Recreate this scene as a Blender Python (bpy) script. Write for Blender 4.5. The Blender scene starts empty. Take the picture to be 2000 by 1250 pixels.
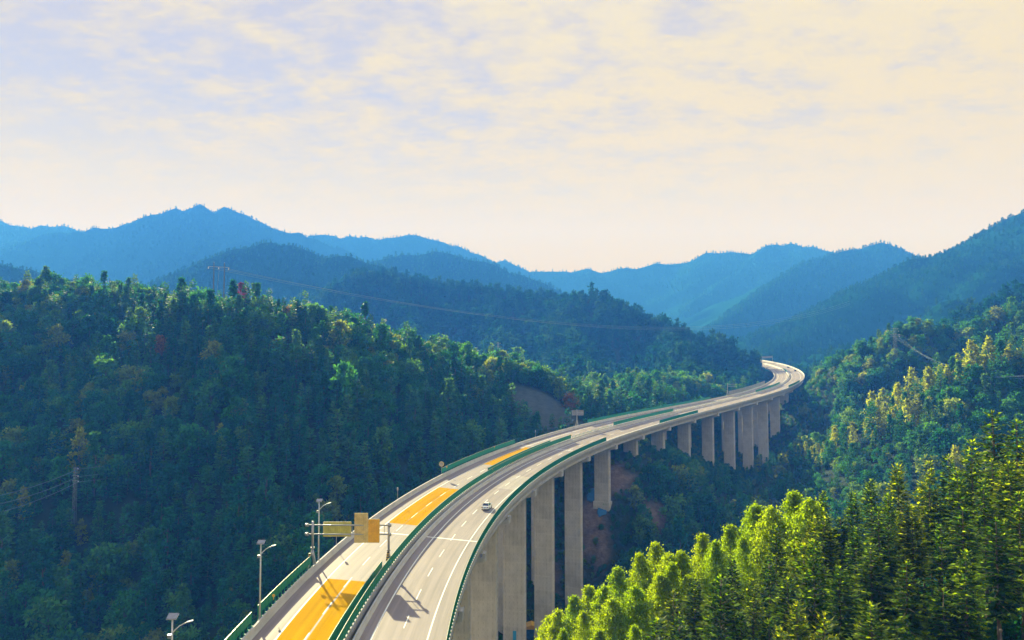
import bpy, bmesh, math, random
import numpy as np
from mathutils import Vector, Matrix

# ------------------------------------------------------------------ camera, world, sun, exposure
SC = bpy.context.scene
COL = SC.collection
F = 1500.0                     # focal length in pixels of the 2000 px wide photograph
PITCH = 0.0545
CP, SP = math.cos(PITCH), math.sin(PITCH)
cam_data = bpy.data.cameras.new('camera')
cam_data.sensor_width = 36.0
cam_data.lens = 36.0 * F / 2000.0
cam_data.clip_start = 0.5
cam_data.clip_end = 30000
cam = bpy.data.objects.new('camera', cam_data)
COL.objects.link(cam)
cam.rotation_euler = (math.pi / 2 + PITCH, 0, 0)
SC.camera = cam

SUN_EL = math.radians(24.0)
SUN_AZ = math.radians(-25.0)   # clockwise from the view axis (+Y); negative is to the left
SUN_DIR = Vector((math.sin(SUN_AZ) * math.cos(SUN_EL), math.cos(SUN_AZ) * math.cos(SUN_EL), math.sin(SUN_EL)))
sun_data = bpy.data.lights.new('sun', 'SUN')
sun_data.energy = 5.0
sun_data.angle = math.radians(0.6)
sun_data.color = (0.82, 0.85, 0.93)
sun = bpy.data.objects.new('sun', sun_data)
COL.objects.link(sun)
sun.rotation_euler = (-SUN_DIR).to_track_quat('-Z', 'Y').to_euler()

SC.view_settings.view_transform = 'Standard'
SC.view_settings.look = 'None'
SC.view_settings.gamma = 1.0
SC.view_settings.exposure = 1.45
SC.render.engine = 'CYCLES'
cy = SC.cycles
cy.max_bounces = 6
cy.diffuse_bounces = 3
cy.glossy_bounces = 2
cy.transmission_bounces = 4
cy.volume_bounces = 0
cy.transparent_max_bounces = 8
cy.use_denoising = True
cy.use_adaptive_sampling = True
cy.adaptive_threshold = 0.01
cy.sample_clamp_indirect = 4.0


class NT:
    """small helper for node trees"""
    def __init__(self, tree):
        self.t = tree
        for n in list(tree.nodes):
            tree.nodes.remove(n)

    def n(self, typ, **kw):
        nd = self.t.nodes.new(typ)
        ins = kw.pop('ins', {})
        for k, v in kw.items():
            setattr(nd, k, v)
        for k, v in ins.items():
            s = nd.inputs[k]
            if hasattr(v, 'is_output') or isinstance(v, bpy.types.NodeSocket):
                self.t.links.new(v, s)
            else:
                s.default_value = v
        return nd

    def math(self, op, a, b=0.0, c=None, clamp=False):
        ins = {0: a, 1: b}
        if c is not None:
            ins[2] = c
        return self.n('ShaderNodeMath', operation=op, use_clamp=clamp, ins=ins).outputs[0]

    def ramp(self, fac, stops, interp='LINEAR'):
        r = self.n('ShaderNodeValToRGB', ins={0: fac})
        cr = r.color_ramp
        cr.interpolation = interp
        while len(cr.elements) < len(stops):
            cr.elements.new(0.5)
        for e, (p, c) in zip(cr.elements, stops):
            e.position = p
            e.color = (*c, 1) if len(c) == 3 else c
        return r.outputs[0]

    def mix(self, fac, a, b, mode='MIX'):
        m = self.n('ShaderNodeMix', data_type='RGBA', blend_type=mode)
        for key, v in ((0, fac), (6, a), (7, b)):
            s = m.inputs[key]
            if isinstance(v, bpy.types.NodeSocket):
                self.t.links.new(v, s)
            elif key == 0:
                s.default_value = v
            else:
                s.default_value = (*v, 1) if len(v) == 3 else v
        return m.outputs[2]

    def noise(self, vec, scale, detail=3, rough=0.55, dist=0.0):
        return self.n('ShaderNodeTexNoise', ins={'Vector': vec, 'Scale': scale, 'Detail': detail, 'Roughness': rough, 'Distortion': dist}).outputs[0]


world = bpy.data.worlds.new('World')
SC.world = world
world.use_nodes = True
w = NT(world.node_tree)
tc = w.n('ShaderNodeTexCoord')
sep = w.n('ShaderNodeSeparateXYZ', ins={0: tc.outputs['Generated']})
up = w.math('MAXIMUM', sep.outputs[2], 0.0)
den = w.math('ADD', up, 0.16)
pu = w.math('DIVIDE', sep.outputs[0], den)
pv = w.math('DIVIDE', sep.outputs[1], den)
plane = w.n('ShaderNodeCombineXYZ', ins={0: pu, 1: pv, 2: 0.0}).outputs[0]
rotp = w.n('ShaderNodeMapping', ins={'Vector': plane, 'Rotation': (0, 0, 0.55), 'Scale': (1.0, 1.6, 1.0)}).outputs[0]
clo = w.noise(rotp, 4.6, 6, 0.58, 0.3)
blob = w.noise(plane, 9.5, 4, 0.55, 0.2)
fine = w.noise(rotp, 21.0, 4, 0.6, 0.4)
big = w.noise(plane, 0.9, 2, 0.5, 0.0)
fac = w.math('ADD', w.math('ADD', w.math('MULTIPLY', clo, 0.46), w.math('MULTIPLY', blob, 0.30)), w.math('MULTIPLY', fine, 0.24))
# cover opens up towards the upper left, closes towards the horizon
open_l = w.math('MULTIPLY', w.math('MULTIPLY_ADD', sep.outputs[0], -0.16, 0.02), w.math('MULTIPLY', up, 3.0, clamp=True))
fac = w.math('SUBTRACT', fac, open_l)
fac = w.math('ADD', fac, w.math('MULTIPLY', w.math('SUBTRACT', big, 0.5), 0.10))
cloudy = w.ramp(fac, [(0.33, (0, 0, 0)), (0.58, (1, 1, 1))], 'EASE')
sky = w.n('ShaderNodeTexSky', sky_type='NISHITA', sun_disc=False, sun_elevation=SUN_EL, sun_rotation=SUN_AZ)
skyc = w.mix(1.0, w.mix(1.0, sky.outputs[0], (0.11, 0.11, 0.11), 'MULTIPLY'), (0.22, 0.24, 0.36), 'DARKEN')
gap = w.mix(0.75, skyc, (0.29, 0.250, 0.215))
cream = w.ramp(sep.outputs[2], [(0.0, (0.415, 0.25, 0.0)), (0.12, (0.40, 0.28, 0.0)), (0.21, (0.40, 0.302, 0.0)), (0.31, (0.405, 0.315, 0.04)), (0.42, (0.405, 0.335, 0.13)), (0.7, (0.37, 0.365, 0.35)), (1.0, (0.33, 0.39, 0.48))])
soft = w.mix(cloudy, gap, cream)
hor = w.ramp(sep.outputs[2], [(0.13, (1, 1, 1)), (0.34, (0, 0, 0))], 'EASE')
final = w.mix(hor, soft, cream)
bg = w.n('ShaderNodeBackground', ins={0: final, 1: 0.80})
wo = w.n('ShaderNodeOutputWorld', ins={0: bg.outputs[0]})

# ------------------------------------------------------------------ helpers
rng = np.random.default_rng(7)
R = random.Random(11)


def pt(px, py, Y):
    """the world point seen at pixel (px, py) of the photograph at distance Y ahead"""
    x, v = (px - 1000) / F, (625 - py) / F
    d = (x, CP - v * SP, SP + v * CP)
    k = Y / d[1]
    return Vector((d[0] * k, Y, d[2] * k))


def tag(o, label=None, cat=None, group=None, kind=None):
    if label: o['label'] = label
    if cat: o['category'] = cat
    if group: o['group'] = group
    if kind: o['kind'] = kind
    return o


def mesh(name, verts, faces, mats=None, mi=None, smooth=False):
    m = bpy.data.meshes.new(name)
    m.from_pydata([tuple(v) for v in verts], [], faces)
    for mt in (mats if isinstance(mats, (list, tuple)) else [mats]):
        if mt: m.materials.append(mt)
    if mi is not None:
        m.polygons.foreach_set('material_index', np.asarray(mi, dtype=np.int32))
    if smooth:
        m.polygons.foreach_set('use_smooth', np.ones(len(m.polygons), dtype=bool))
    m.update()
    return m


def fastmesh(name, verts, tris, mats, mi=None, smooth=False):
    """numpy mesh of equal-sized faces"""
    verts = np.asarray(verts, dtype=np.float32); tris = np.asarray(tris, dtype=np.int32)
    m = bpy.data.meshes.new(name)
    n = tris.shape[1]
    m.vertices.add(len(verts)); m.vertices.foreach_set('co', verts.ravel())
    m.loops.add(tris.size); m.loops.foreach_set('vertex_index', tris.ravel())
    m.polygons.add(len(tris)); m.polygons.foreach_set('loop_start', np.arange(0, tris.size, n, dtype=np.int32))
    for mt in (mats if isinstance(mats, (list, tuple)) else [mats]): m.materials.append(mt)
    if mi is not None: m.polygons.foreach_set('material_index', np.asarray(mi, dtype=np.int32))
    if smooth: m.polygons.foreach_set('use_smooth', np.ones(len(tris), dtype=bool))
    m.update(calc_edges=True)
    return m


def link(name, data, parent=None, loc=None, rot=None):
    o = bpy.data.objects.new(name, data)
    COL.objects.link(o)
    if parent: o.parent = parent
    if loc is not None: o.location = loc
    if rot is not None: o.rotation_euler = rot
    return o


def empty(name, loc=(0, 0, 0), rz=0.0):
    o = link(name, None, None, loc, (0, 0, rz))
    o.empty_display_size = 0.2
    return o


class MB:
    """collects simple solids into one mesh"""
    def __init__(self): self.v, self.f = [], []

    def box(self, c, s, rz=0.0, M=None):
        b = len(self.v)
        cz, sz = math.cos(rz), math.sin(rz)
        for dx, dy, dz in ((-1, -1, -1), (1, -1, -1), (1, 1, -1), (-1, 1, -1), (-1, -1, 1), (1, -1, 1), (1, 1, 1), (-1, 1, 1)):
            x, y, z = dx * s[0] / 2, dy * s[1] / 2, dz * s[2] / 2
            p = Vector((c[0] + x * cz - y * sz, c[1] + x * sz + y * cz, c[2] + z))
            self.v.append(M @ p if M else p)
        for q in ((0, 3, 2, 1), (4, 5, 6, 7), (0, 1, 5, 4), (1, 2, 6, 5), (2, 3, 7, 6), (3, 0, 4, 7)):
            self.f.append(tuple(b + i for i in q))
        return self

    def tube(self, pts, rad, n=8, caps=True):
        pts = [Vector(p) for p in pts]
        if not isinstance(rad, (list, tuple)): rad = [rad] * len(pts)
        b = len(self.v)
        for i, p in enumerate(pts):
            t = (pts[min(i + 1, len(pts) - 1)] - pts[max(i - 1, 0)]).normalized()
            a = t.cross(Vector((0, 0, 1)))
            if a.length < 1e-3: a = t.cross(Vector((1, 0, 0)))
            a.normalize(); c = t.cross(a)
            for k in range(n):
                th = 2 * math.pi * k / n
                self.v.append(p + (a * math.cos(th) + c * math.sin(th)) * rad[i])
        for i in range(len(pts) - 1):
            for k in range(n):
                k2 = (k + 1) % n
                self.f.append((b + i * n + k, b + i * n + k2, b + (i + 1) * n + k2, b + (i + 1) * n + k))
        if caps:
            self.f.append(tuple(b + k for k in range(n))[::-1])
            self.f.append(tuple(b + (len(pts) - 1) * n + k for k in range(n)))
        return self

    def prism(self, prof, y0, y1):
        """polygon in (x, z) pushed along y"""
        b = len(self.v); n = len(prof)
        for y in (y0, y1):
            for x, z in prof: self.v.append(Vector((x, y, z)))
        self.f.append(tuple(range(b, b + n))); self.f.append(tuple(range(b + 2 * n - 1, b + n - 1, -1)))
        for k in range(n):
            k2 = (k + 1) % n
            self.f.append((b + k2, b + k, b + n + k, b + n + k2))
        return self

    def mesh(self, name, mat, smooth=False): return mesh(name, self.v, self.f, mat, smooth=smooth)

    def build(self, name, mat, parent=None, loc=None, rot=None, smooth=False):
        return link(name, self.mesh(name, mat, smooth), parent, loc, rot)


# ------------------------------------------------------------------ materials
def new_mat(name):
    m = bpy.data.materials.new(name)
    m.use_nodes = True
    return m, NT(m.node_tree)


def plain(name, col, rough=0.6, metal=0.0, var=0.12, scale=3.0, bump=0.0):
    m, t = new_mat(name)
    c = t.n('ShaderNodeTexCoord')
    nz = t.noise(c.outputs['Object'], scale, 5, 0.6)
    nz2 = t.noise(c.outputs['Object'], scale * 9, 3, 0.6)
    f = t.math('ADD', t.math('MULTIPLY', nz, 0.7), t.math('MULTIPLY', nz2, 0.3))
    dark = tuple(v * (1 - var * 1.6) for v in col); lite = tuple(min(1, v * (1 + var * 1.4)) for v in col)
    cc = t.ramp(f, [(0.3, dark), (0.7, lite)])
    b = t.n('ShaderNodeBsdfPrincipled', ins={'Base Color': cc, 'Roughness': rough, 'Metallic': metal})
    if bump:
        bp = t.n('ShaderNodeBump', ins={'Strength': bump, 'Distance': 0.05, 'Height': nz2})
        t.t.links.new(bp.outputs[0], b.inputs['Normal'])
    t.n('ShaderNodeOutputMaterial', ins={0: b.outputs[0]})
    return m


def foliage(name, cols, trans, tfac=0.5, rough=0.6, spread=0.45, spec=0.08):
    """leaf material: colour differs from plant to plant (cols) and from leaf to leaf"""
    m, t = new_mat(name)
    oi = t.n('ShaderNodeObjectInfo'); ge = t.n('ShaderNodeNewGeometry')
    n = len(cols)
    base = t.ramp(oi.outputs['Random'], [(i / max(1, n - 1), c) for i, c in enumerate(cols)])
    tr = t.ramp(oi.outputs['Random'], [(i / max(1, n - 1), c) for i, c in enumerate(trans)])
    k = t.math('MULTIPLY_ADD', ge.outputs['Random Per Island'], spread * 2, 1 - spread)
    kk = t.n('ShaderNodeCombineXYZ', ins={0: k, 1: k, 2: k}).outputs[0]
    d = t.n('ShaderNodeBsdfPrincipled', ins={'Base Color': t.mix(1.0, base, kk, 'MULTIPLY'), 'Roughness': rough, 'Specular IOR Level': spec})
    tl = t.n('ShaderNodeBsdfTranslucent', ins={0: t.mix(1.0, tr, kk, 'MULTIPLY')})
    mx = t.n('ShaderNodeMixShader', ins={0: tfac, 1: d.outputs[0], 2: tl.outputs[0]})
    t.n('ShaderNodeOutputMaterial', ins={0: mx.outputs[0]})
    return m


M = {}
M['fir'] = foliage('fir_shaded_needles', [(0.010, 0.045, 0.006), (0.018, 0.060, 0.006), (0.030, 0.070, 0.005)], [(0.05, 0.16, 0.003), (0.10, 0.24, 0.003), (0.18, 0.30, 0.003)], 0.42, spread=0.6)  # inner needles darkened in colour to paint the shade between branches
M['fir_tip'] = foliage('fir_sunlit_tips', [(0.07, 0.14, 0.008), (0.10, 0.17, 0.008), (0.15, 0.19, 0.008)], [(0.30, 0.50, 0.004), (0.46, 0.62, 0.004), (0.66, 0.70, 0.005)], 0.5, spread=0.6)  # brighter colour paints sun onto the new growth at branch ends
M['gum'] = foliage('yellow_green_leaves', [(0.085, 0.17, 0.008), (0.12, 0.20, 0.008)], [(0.46, 0.66, 0.003), (0.64, 0.76, 0.003)], 0.55, spread=0.4)
HC = [(0.0075, 0.0750, 0.0375), (0.0125, 0.1313, 0.0525), (0.0375, 0.1688, 0.0425), (0.0100, 0.1000, 0.0500), (0.0225, 0.1562, 0.0500)]
HT = [(0.0180, 0.1440, 0.0360), (0.0480, 0.2640, 0.0360), (0.2160, 0.3840, 0.0360), (0.0240, 0.1920, 0.0480), (0.1080, 0.3360, 0.0360)]
M['hill_con'] = foliage('hill_conifer_needles', HC, HT, 0.35)
M['hill_brd'] = foliage('hill_leaves', [(0.0096, 0.0900, 0.0408), (0.0180, 0.1500, 0.0408), (0.0408, 0.1800, 0.0360), (0.0120, 0.1140, 0.0456), (0.0216, 0.1680, 0.0408), (0.0096, 0.0960, 0.0432), (0.0264, 0.1620, 0.0408), (0.0720, 0.1800, 0.0336), (0.1020, 0.1680, 0.0360)],
                        [(0.0240, 0.1800, 0.0360), (0.0960, 0.3600, 0.0360), (0.2400, 0.4560, 0.0360), (0.0360, 0.2400, 0.0360), (0.1200, 0.4080, 0.0360), (0.0240, 0.1920, 0.0360), (0.1200, 0.3840, 0.0360), (0.3840, 0.5040, 0.0360), (0.4800, 0.5040, 0.0360)], 0.42)
M['far_leaf'] = foliage('distant_leaves', [(0.006, 0.062, 0.034), (0.012, 0.095, 0.038), (0.022, 0.105, 0.036), (0.008, 0.075, 0.040)], [(0.01, 0.11, 0.03), (0.03, 0.16, 0.03), (0.08, 0.20, 0.03), (0.01, 0.12, 0.04)], 0.25, spread=0.3, spec=0.0)
M['gum_far'] = foliage('far_yellow_green_leaves', [(0.11, 0.16, 0.012), (0.15, 0.19, 0.012)], [(0.46, 0.55, 0.010), (0.62, 0.64, 0.012)], 0.55)
M['red_leaf'] = foliage('red_leaves', [(0.12, 0.022, 0.03), (0.14, 0.03, 0.03)], [(0.30, 0.03, 0.05), (0.32, 0.05, 0.05)], 0.45)
M['rust_leaf'] = foliage('rust_leaves', [(0.18, 0.10, 0.02), (0.20, 0.11, 0.02)], [(0.45, 0.25, 0.03), (0.5, 0.28, 0.03)], 0.45)
M['bark'] = plain('bark', (0.13, 0.10, 0.07), 0.9, var=0.3, scale=2.0)
M['bark_pale'] = plain('pale_bark', (0.22, 0.19, 0.15), 0.9, var=0.3, scale=2.0)

M['steel'] = plain('galvanised_steel', (0.42, 0.43, 0.46), 0.38, 0.7, 0.12, 2.0)
M['lamp_pole'] = plain('pale_painted_steel', (0.62, 0.64, 0.66), 0.4, 0.2, 0.06, 1.0)
M['solar'] = plain('solar_panel', (0.30, 0.31, 0.36), 0.18, 0.3, 0.1, 4.0)
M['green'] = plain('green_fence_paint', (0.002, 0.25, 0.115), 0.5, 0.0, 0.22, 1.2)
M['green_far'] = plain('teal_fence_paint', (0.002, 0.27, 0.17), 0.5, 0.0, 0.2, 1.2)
M['rail'] = plain('top_rail_glint', (0.60, 0.60, 0.48), 0.4, 0.3, 0.1)  # pale colour stands in for the glint along the fence tops
M['grey_panel'] = plain('grey_panel', (0.24, 0.25, 0.28), 0.6, 0.1, 0.12)
M['sign_back'] = plain('olive_sign_back', (0.62, 0.60, 0.12), 0.5, 0.0, 0.16, 1.5)
M['sign_back_tan'] = plain('tan_sign_back', (0.72, 0.58, 0.24), 0.5, 0.0, 0.16, 1.5)
M['sign_back_yellow'] = plain('yellow_sign_back', (0.90, 0.52, 0.02), 0.5, 0.0, 0.12, 1.5)
M['white'] = plain('white_road_paint', (0.82, 0.80, 0.76), 0.6, 0, 0.07, 2.0)
M['yellow_thing'] = plain('yellow_paint', (0.72, 0.42, 0.02), 0.5)
M['black'] = plain('black_paint', (0.02, 0.02, 0.022), 0.5)
M['wire'] = plain('aluminium_wire', (0.20, 0.28, 0.36), 0.7, 0.0)
M['insulator'] = plain('white_insulator', (0.85, 0.85, 0.85), 0.2)
M['pole'] = plain('concrete_pole', (0.13, 0.16, 0.19), 0.8)
M['blue'] = plain('blue_tarp', (0.02, 0.16, 0.42), 0.5, var=0.3, scale=0.8)
M['car_white'] = plain('white_car_paint', (0.80, 0.80, 0.82), 0.2, 0.0, 0.02)
M['car_blue'] = plain('dark_blue_car_paint', (0.012, 0.02, 0.10), 0.25, 0.0, 0.05)
M['glass'] = plain('car_glass', (0.03, 0.035, 0.07), 0.08)
M['tyre'] = plain('tyre_rubber', (0.02, 0.02, 0.02), 0.8)
M['red'] = plain('tail_light', (0.25, 0.02, 0.03), 0.25)
M['alloy'] = plain('wheel_rim', (0.5, 0.5, 0.52), 0.3, 0.8)
M['plate_blue'] = plain('blue_plate', (0.02, 0.30, 0.62), 0.4)


def uv_material(name, builder):
    m, t = new_mat(name)
    uv = t.n('ShaderNodeUVMap').outputs[0]
    builder(t, uv)
    return m


def asphalt(t, uv, base=(0.262, 0.216, 0.212), yellow=False):
    sp = t.n('ShaderNodeSeparateXYZ', ins={0: uv})
    st = t.n('ShaderNodeMapping', ins={'Vector': uv, 'Scale': (1.6, 0.035, 1)}).outputs[0]
    streak = t.noise(st, 1.0, 5, 0.6)
    patch = t.noise(t.n('ShaderNodeMapping', ins={'Vector': uv, 'Scale': (0.10, 0.045, 1)}).outputs[0], 1.0, 5, 0.6)
    fine = t.noise(uv, 14.0, 3, 0.7)
    f = t.math('ADD', t.math('ADD', t.math('MULTIPLY', streak, 0.50), t.math('MULTIPLY', patch, 0.32)), t.math('MULTIPLY', fine, 0.18))
    if True:
        trk = t.math('ABSOLUTE', t.math('SUBTRACT', t.math('FRACT', t.math('DIVIDE', sp.outputs[0], 1.8)), 0.5))
        f = t.math('ADD', f, t.math('MULTIPLY', t.math('SUBTRACT', trk, 0.25), 0.16))
    k = 0.44 if not yellow else 0.28
    col = t.ramp(f, [(0.30, tuple(v * (1 - k) for v in base)), (0.52, base), (0.72, tuple(min(1, v * (1 + k * 0.8)) for v in base))])
    b = t.n('ShaderNodeBsdfPrincipled', ins={'Base Color': col, 'Roughness': 0.68, 'Specular IOR Level': 0.0 if yellow else 0.30})
    bp = t.n('ShaderNodeBump', ins={'Strength': 0.25, 'Distance': 0.02, 'Height': fine})
    t.t.links.new(bp.outputs[0], b.inputs['Normal'])
    t.n('ShaderNodeOutputMaterial', ins={0: b.outputs[0]})


M['asphalt'] = uv_material('worn_asphalt', asphalt)
M['yellow'] = uv_material('yellow_skid_surface', lambda t, uv: asphalt(t, uv, (0.57, 0.30, 0.002), True))
M['pale_patch'] = uv_material('pale_resurfacing', lambda t, uv: asphalt(t, uv, (0.44, 0.40, 0.37), True))


def concrete(t, uv, base=(0.34, 0.33, 0.33)):
    st = t.n('ShaderNodeMapping', ins={'Vector': uv, 'Scale': (0.9, 0.10, 1)}).outputs[0]
    streak = t.noise(st, 1.3, 5, 0.65)
    blot = t.noise(uv, 0.35, 5, 0.6)
    fine = t.noise(uv, 6.0, 3, 0.6)
    f = t.math('ADD', t.math('ADD', t.math('MULTIPLY', streak, 0.4), t.math('MULTIPLY', blot, 0.42)), t.math('MULTIPLY', fine, 0.18))
    col = t.ramp(f, [(0.30, tuple(v * 0.66 for v in base)), (0.5, base), (0.72, tuple(v * 1.25 for v in base))])
    b = t.n('ShaderNodeBsdfPrincipled', ins={'Base Color': col, 'Roughness': 0.8})
    t.n('ShaderNodeOutputMaterial', ins={0: b.outputs[0]})


def pier_concrete(t, uv):
    """concrete with formwork tie marks and weathering; uv in metres (u across, v up)"""
    sp = t.n('ShaderNodeSeparateXYZ', ins={0: uv})
    base = (0.62, 0.575, 0.545)
    lift = t.math('FLOOR', t.math('DIVIDE', sp.outputs[1], 4.5))
    tone = t.n('ShaderNodeTexWhiteNoise', noise_dimensions='1D', ins={'W': lift}).outputs[0]
    st = t.n('ShaderNodeMapping', ins={'Vector': uv, 'Scale': (0.9, 0.08, 1)}).outputs[0]
    streak = t.noise(st, 1.3, 5, 0.65)
    blot = t.noise(uv, 0.3, 5, 0.6)
    f = t.math('ADD', t.math('ADD', t.math('MULTIPLY', streak, 0.40), t.math('MULTIPLY', blot, 0.40)), t.math('MULTIPLY', tone, 0.20))
    col = t.ramp(f, [(0.30, tuple(v * 0.68 for v in base)), (0.5, base), (0.72, tuple(v * 1.22 for v in base))])
    # tie marks in rows
    fu = t.math('ABSOLUTE', t.math('SUBTRACT', t.math('FRACT', t.math('DIVIDE', sp.outputs[0], 1.15)), 0.5))
    fv = t.math('ABSOLUTE', t.math('SUBTRACT', t.math('FRACT', t.math('DIVIDE', sp.outputs[1], 1.5)), 0.5))
    dot = t.math('MULTIPLY', t.math('LESS_THAN', fu, 0.075), t.math('LESS_THAN', fv, 0.16))
    dotk = t.math('MULTIPLY', dot, t.math('MULTIPLY', t.noise(uv, 0.5, 3), 0.55))
    col = t.mix(dotk, col, (0.18, 0.155, 0.14))
    b = t.n('ShaderNodeBsdfPrincipled', ins={'Base Color': col, 'Roughness': 0.85})
    t.n('ShaderNodeOutputMaterial', ins={0: b.outputs[0]})


M['concrete'] = uv_material('parapet_concrete', lambda t, uv: concrete(t, uv, (0.52, 0.50, 0.50)))
M['girder'] = uv_material('girder_concrete', lambda t, uv: concrete(t, uv, (0.50, 0.48, 0.47)))
M['pier'] = uv_material('pier_concrete', pier_concrete)

# ------------------------------------------------------------------ the road's line
KNOT = np.array([1.9118, 2.2851, 2.1578, 1.9584, 1.0762, -0.0019, -0.8871, -1.0865, -1.2452, -1.2666, -1.2475, -1.5838, -2.0786, -2.5728]) * 1e-3
SS = np.arange(-80.0, 931.0, 1.0)
KK = np.interp(SS, np.arange(14) * 75.0 - 20, KNOT)
I0 = int(np.where(SS == -20)[0][0])
TH = np.zeros_like(SS); RX = np.zeros_like(SS); RY = np.zeros_like(SS)
TH[I0], RX[I0], RY[I0] = -0.0142, -20.8026, 96.515
for i in range(I0 + 1, len(SS)):
    TH[i] = TH[i - 1] + (KK[i] + KK[i - 1]) / 2; a = (TH[i] + TH[i - 1]) / 2
    RX[i] = RX[i - 1] + math.sin(a); RY[i] = RY[i - 1] + math.cos(a)
for i in range(I0 - 1, -1, -1):
    TH[i] = TH[i + 1] - (KK[i] + KK[i + 1]) / 2; a = (TH[i] + TH[i + 1]) / 2
    RX[i] = RX[i + 1] - math.sin(a); RY[i] = RY[i + 1] - math.cos(a)
RZ = -35.8702 + 0.021 * SS + 2.2273e-5 * SS * SS
BK = 0.0464 * np.clip(KK * 1e3, -1.5, 1.5)


def road(s, o=0.0, h=0.0):
    th = np.interp(s, SS, TH)
    return Vector((np.interp(s, SS, RX) + o * math.cos(th), np.interp(s, SS, RY) - o * math.sin(th),
                   np.interp(s, SS, RZ) + h - np.interp(s, SS, BK) * o))


def road_th(s): return float(np.interp(s, SS, TH))


def sweep(name, s0, s1, prof, mat, parent, ds=4.0, closed=True, lift=0.0):
    """a cross-section [(offset, height)] carried along the road; uv = (metres round the section, metres along)"""
    n = max(1, int(math.ceil((s1 - s0) / ds)))
    st = np.linspace(s0, s1, n + 1)
    k = len(prof)
    V = [road(s, o, h + lift) for s in st for o, h in prof]
    per = [0.0]
    for i in range(k):
        a, b = prof[i], prof[(i + 1) % k]
        per.append(per[-1] + math.hypot(a[0] - b[0], a[1] - b[1]))
    base_u = prof[0][0]
    fs, uvs = [], []
    for i in range(n):
        for j in range(k if closed else k - 1):
            j2 = (j + 1) % k
            fs.append((i * k + j, i * k + j2, (i + 1) * k + j2, (i + 1) * k + j))
            ua, ub = base_u + per[j], base_u + per[j + 1]
            uvs += [(ua, st[i]), (ub, st[i]), (ub, st[i + 1]), (ua, st[i + 1])]
    if closed:
        for e, sg in ((0, -1), (n, 1)):
            idx = [e * k + j for j in range(k)]
            if sg < 0: idx = idx[::-1]
            fs.append(tuple(idx))
            uvs += [(prof[ix - e * k][0], prof[ix - e * k][1]) for ix in idx]
    m = mesh(name, V, fs, mat)
    uvl = m.uv_layers.new(name='UVMap')
    uvl.data.foreach_set('uv', np.array(uvs, dtype=np.float32).ravel())
    return link(name, m, parent)


def flat(name, s0, s1, o0, o1, mat, parent, h, ds=4.0):
    return sweep(name, s0, s1, [(o0, h), (o1, h)], mat, parent, ds, closed=False)

# ------------------------------------------------------------------ terrain
def vnoise(x, y, seed=0):
    xi = np.floor(x).astype(np.int64); yi = np.floor(y).astype(np.int64)
    fx = x - xi; fy = y - yi
    fx = fx * fx * (3 - 2 * fx); fy = fy * fy * (3 - 2 * fy)

    def h(a, b):
        n = (a * 374761393 + b * 668265263 + seed * 1442695041) & 0x7fffffff
        n = ((n ^ (n >> 13)) * 1274126177) & 0x7fffffff
        return ((n ^ (n >> 16)) & 0xffff) / 65535.0
    return (h(xi, yi) * (1 - fx) + h(xi + 1, yi) * fx) * (1 - fy) + (h(xi, yi + 1) * (1 - fx) + h(xi + 1, yi + 1) * fx) * fy


def fbm(x, y, sc, octv=4, seed=0):
    r = 0.0; a = 0.5; t = 0.0
    for i in range(octv):
        r = r + a * vnoise(x / sc, y / sc, seed + i * 17); t += a
        a *= 0.5; sc *= 0.5
    return r / t * 2 - 1


def P3(l): return np.array([tuple(pt(*a)) for a in l])


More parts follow.
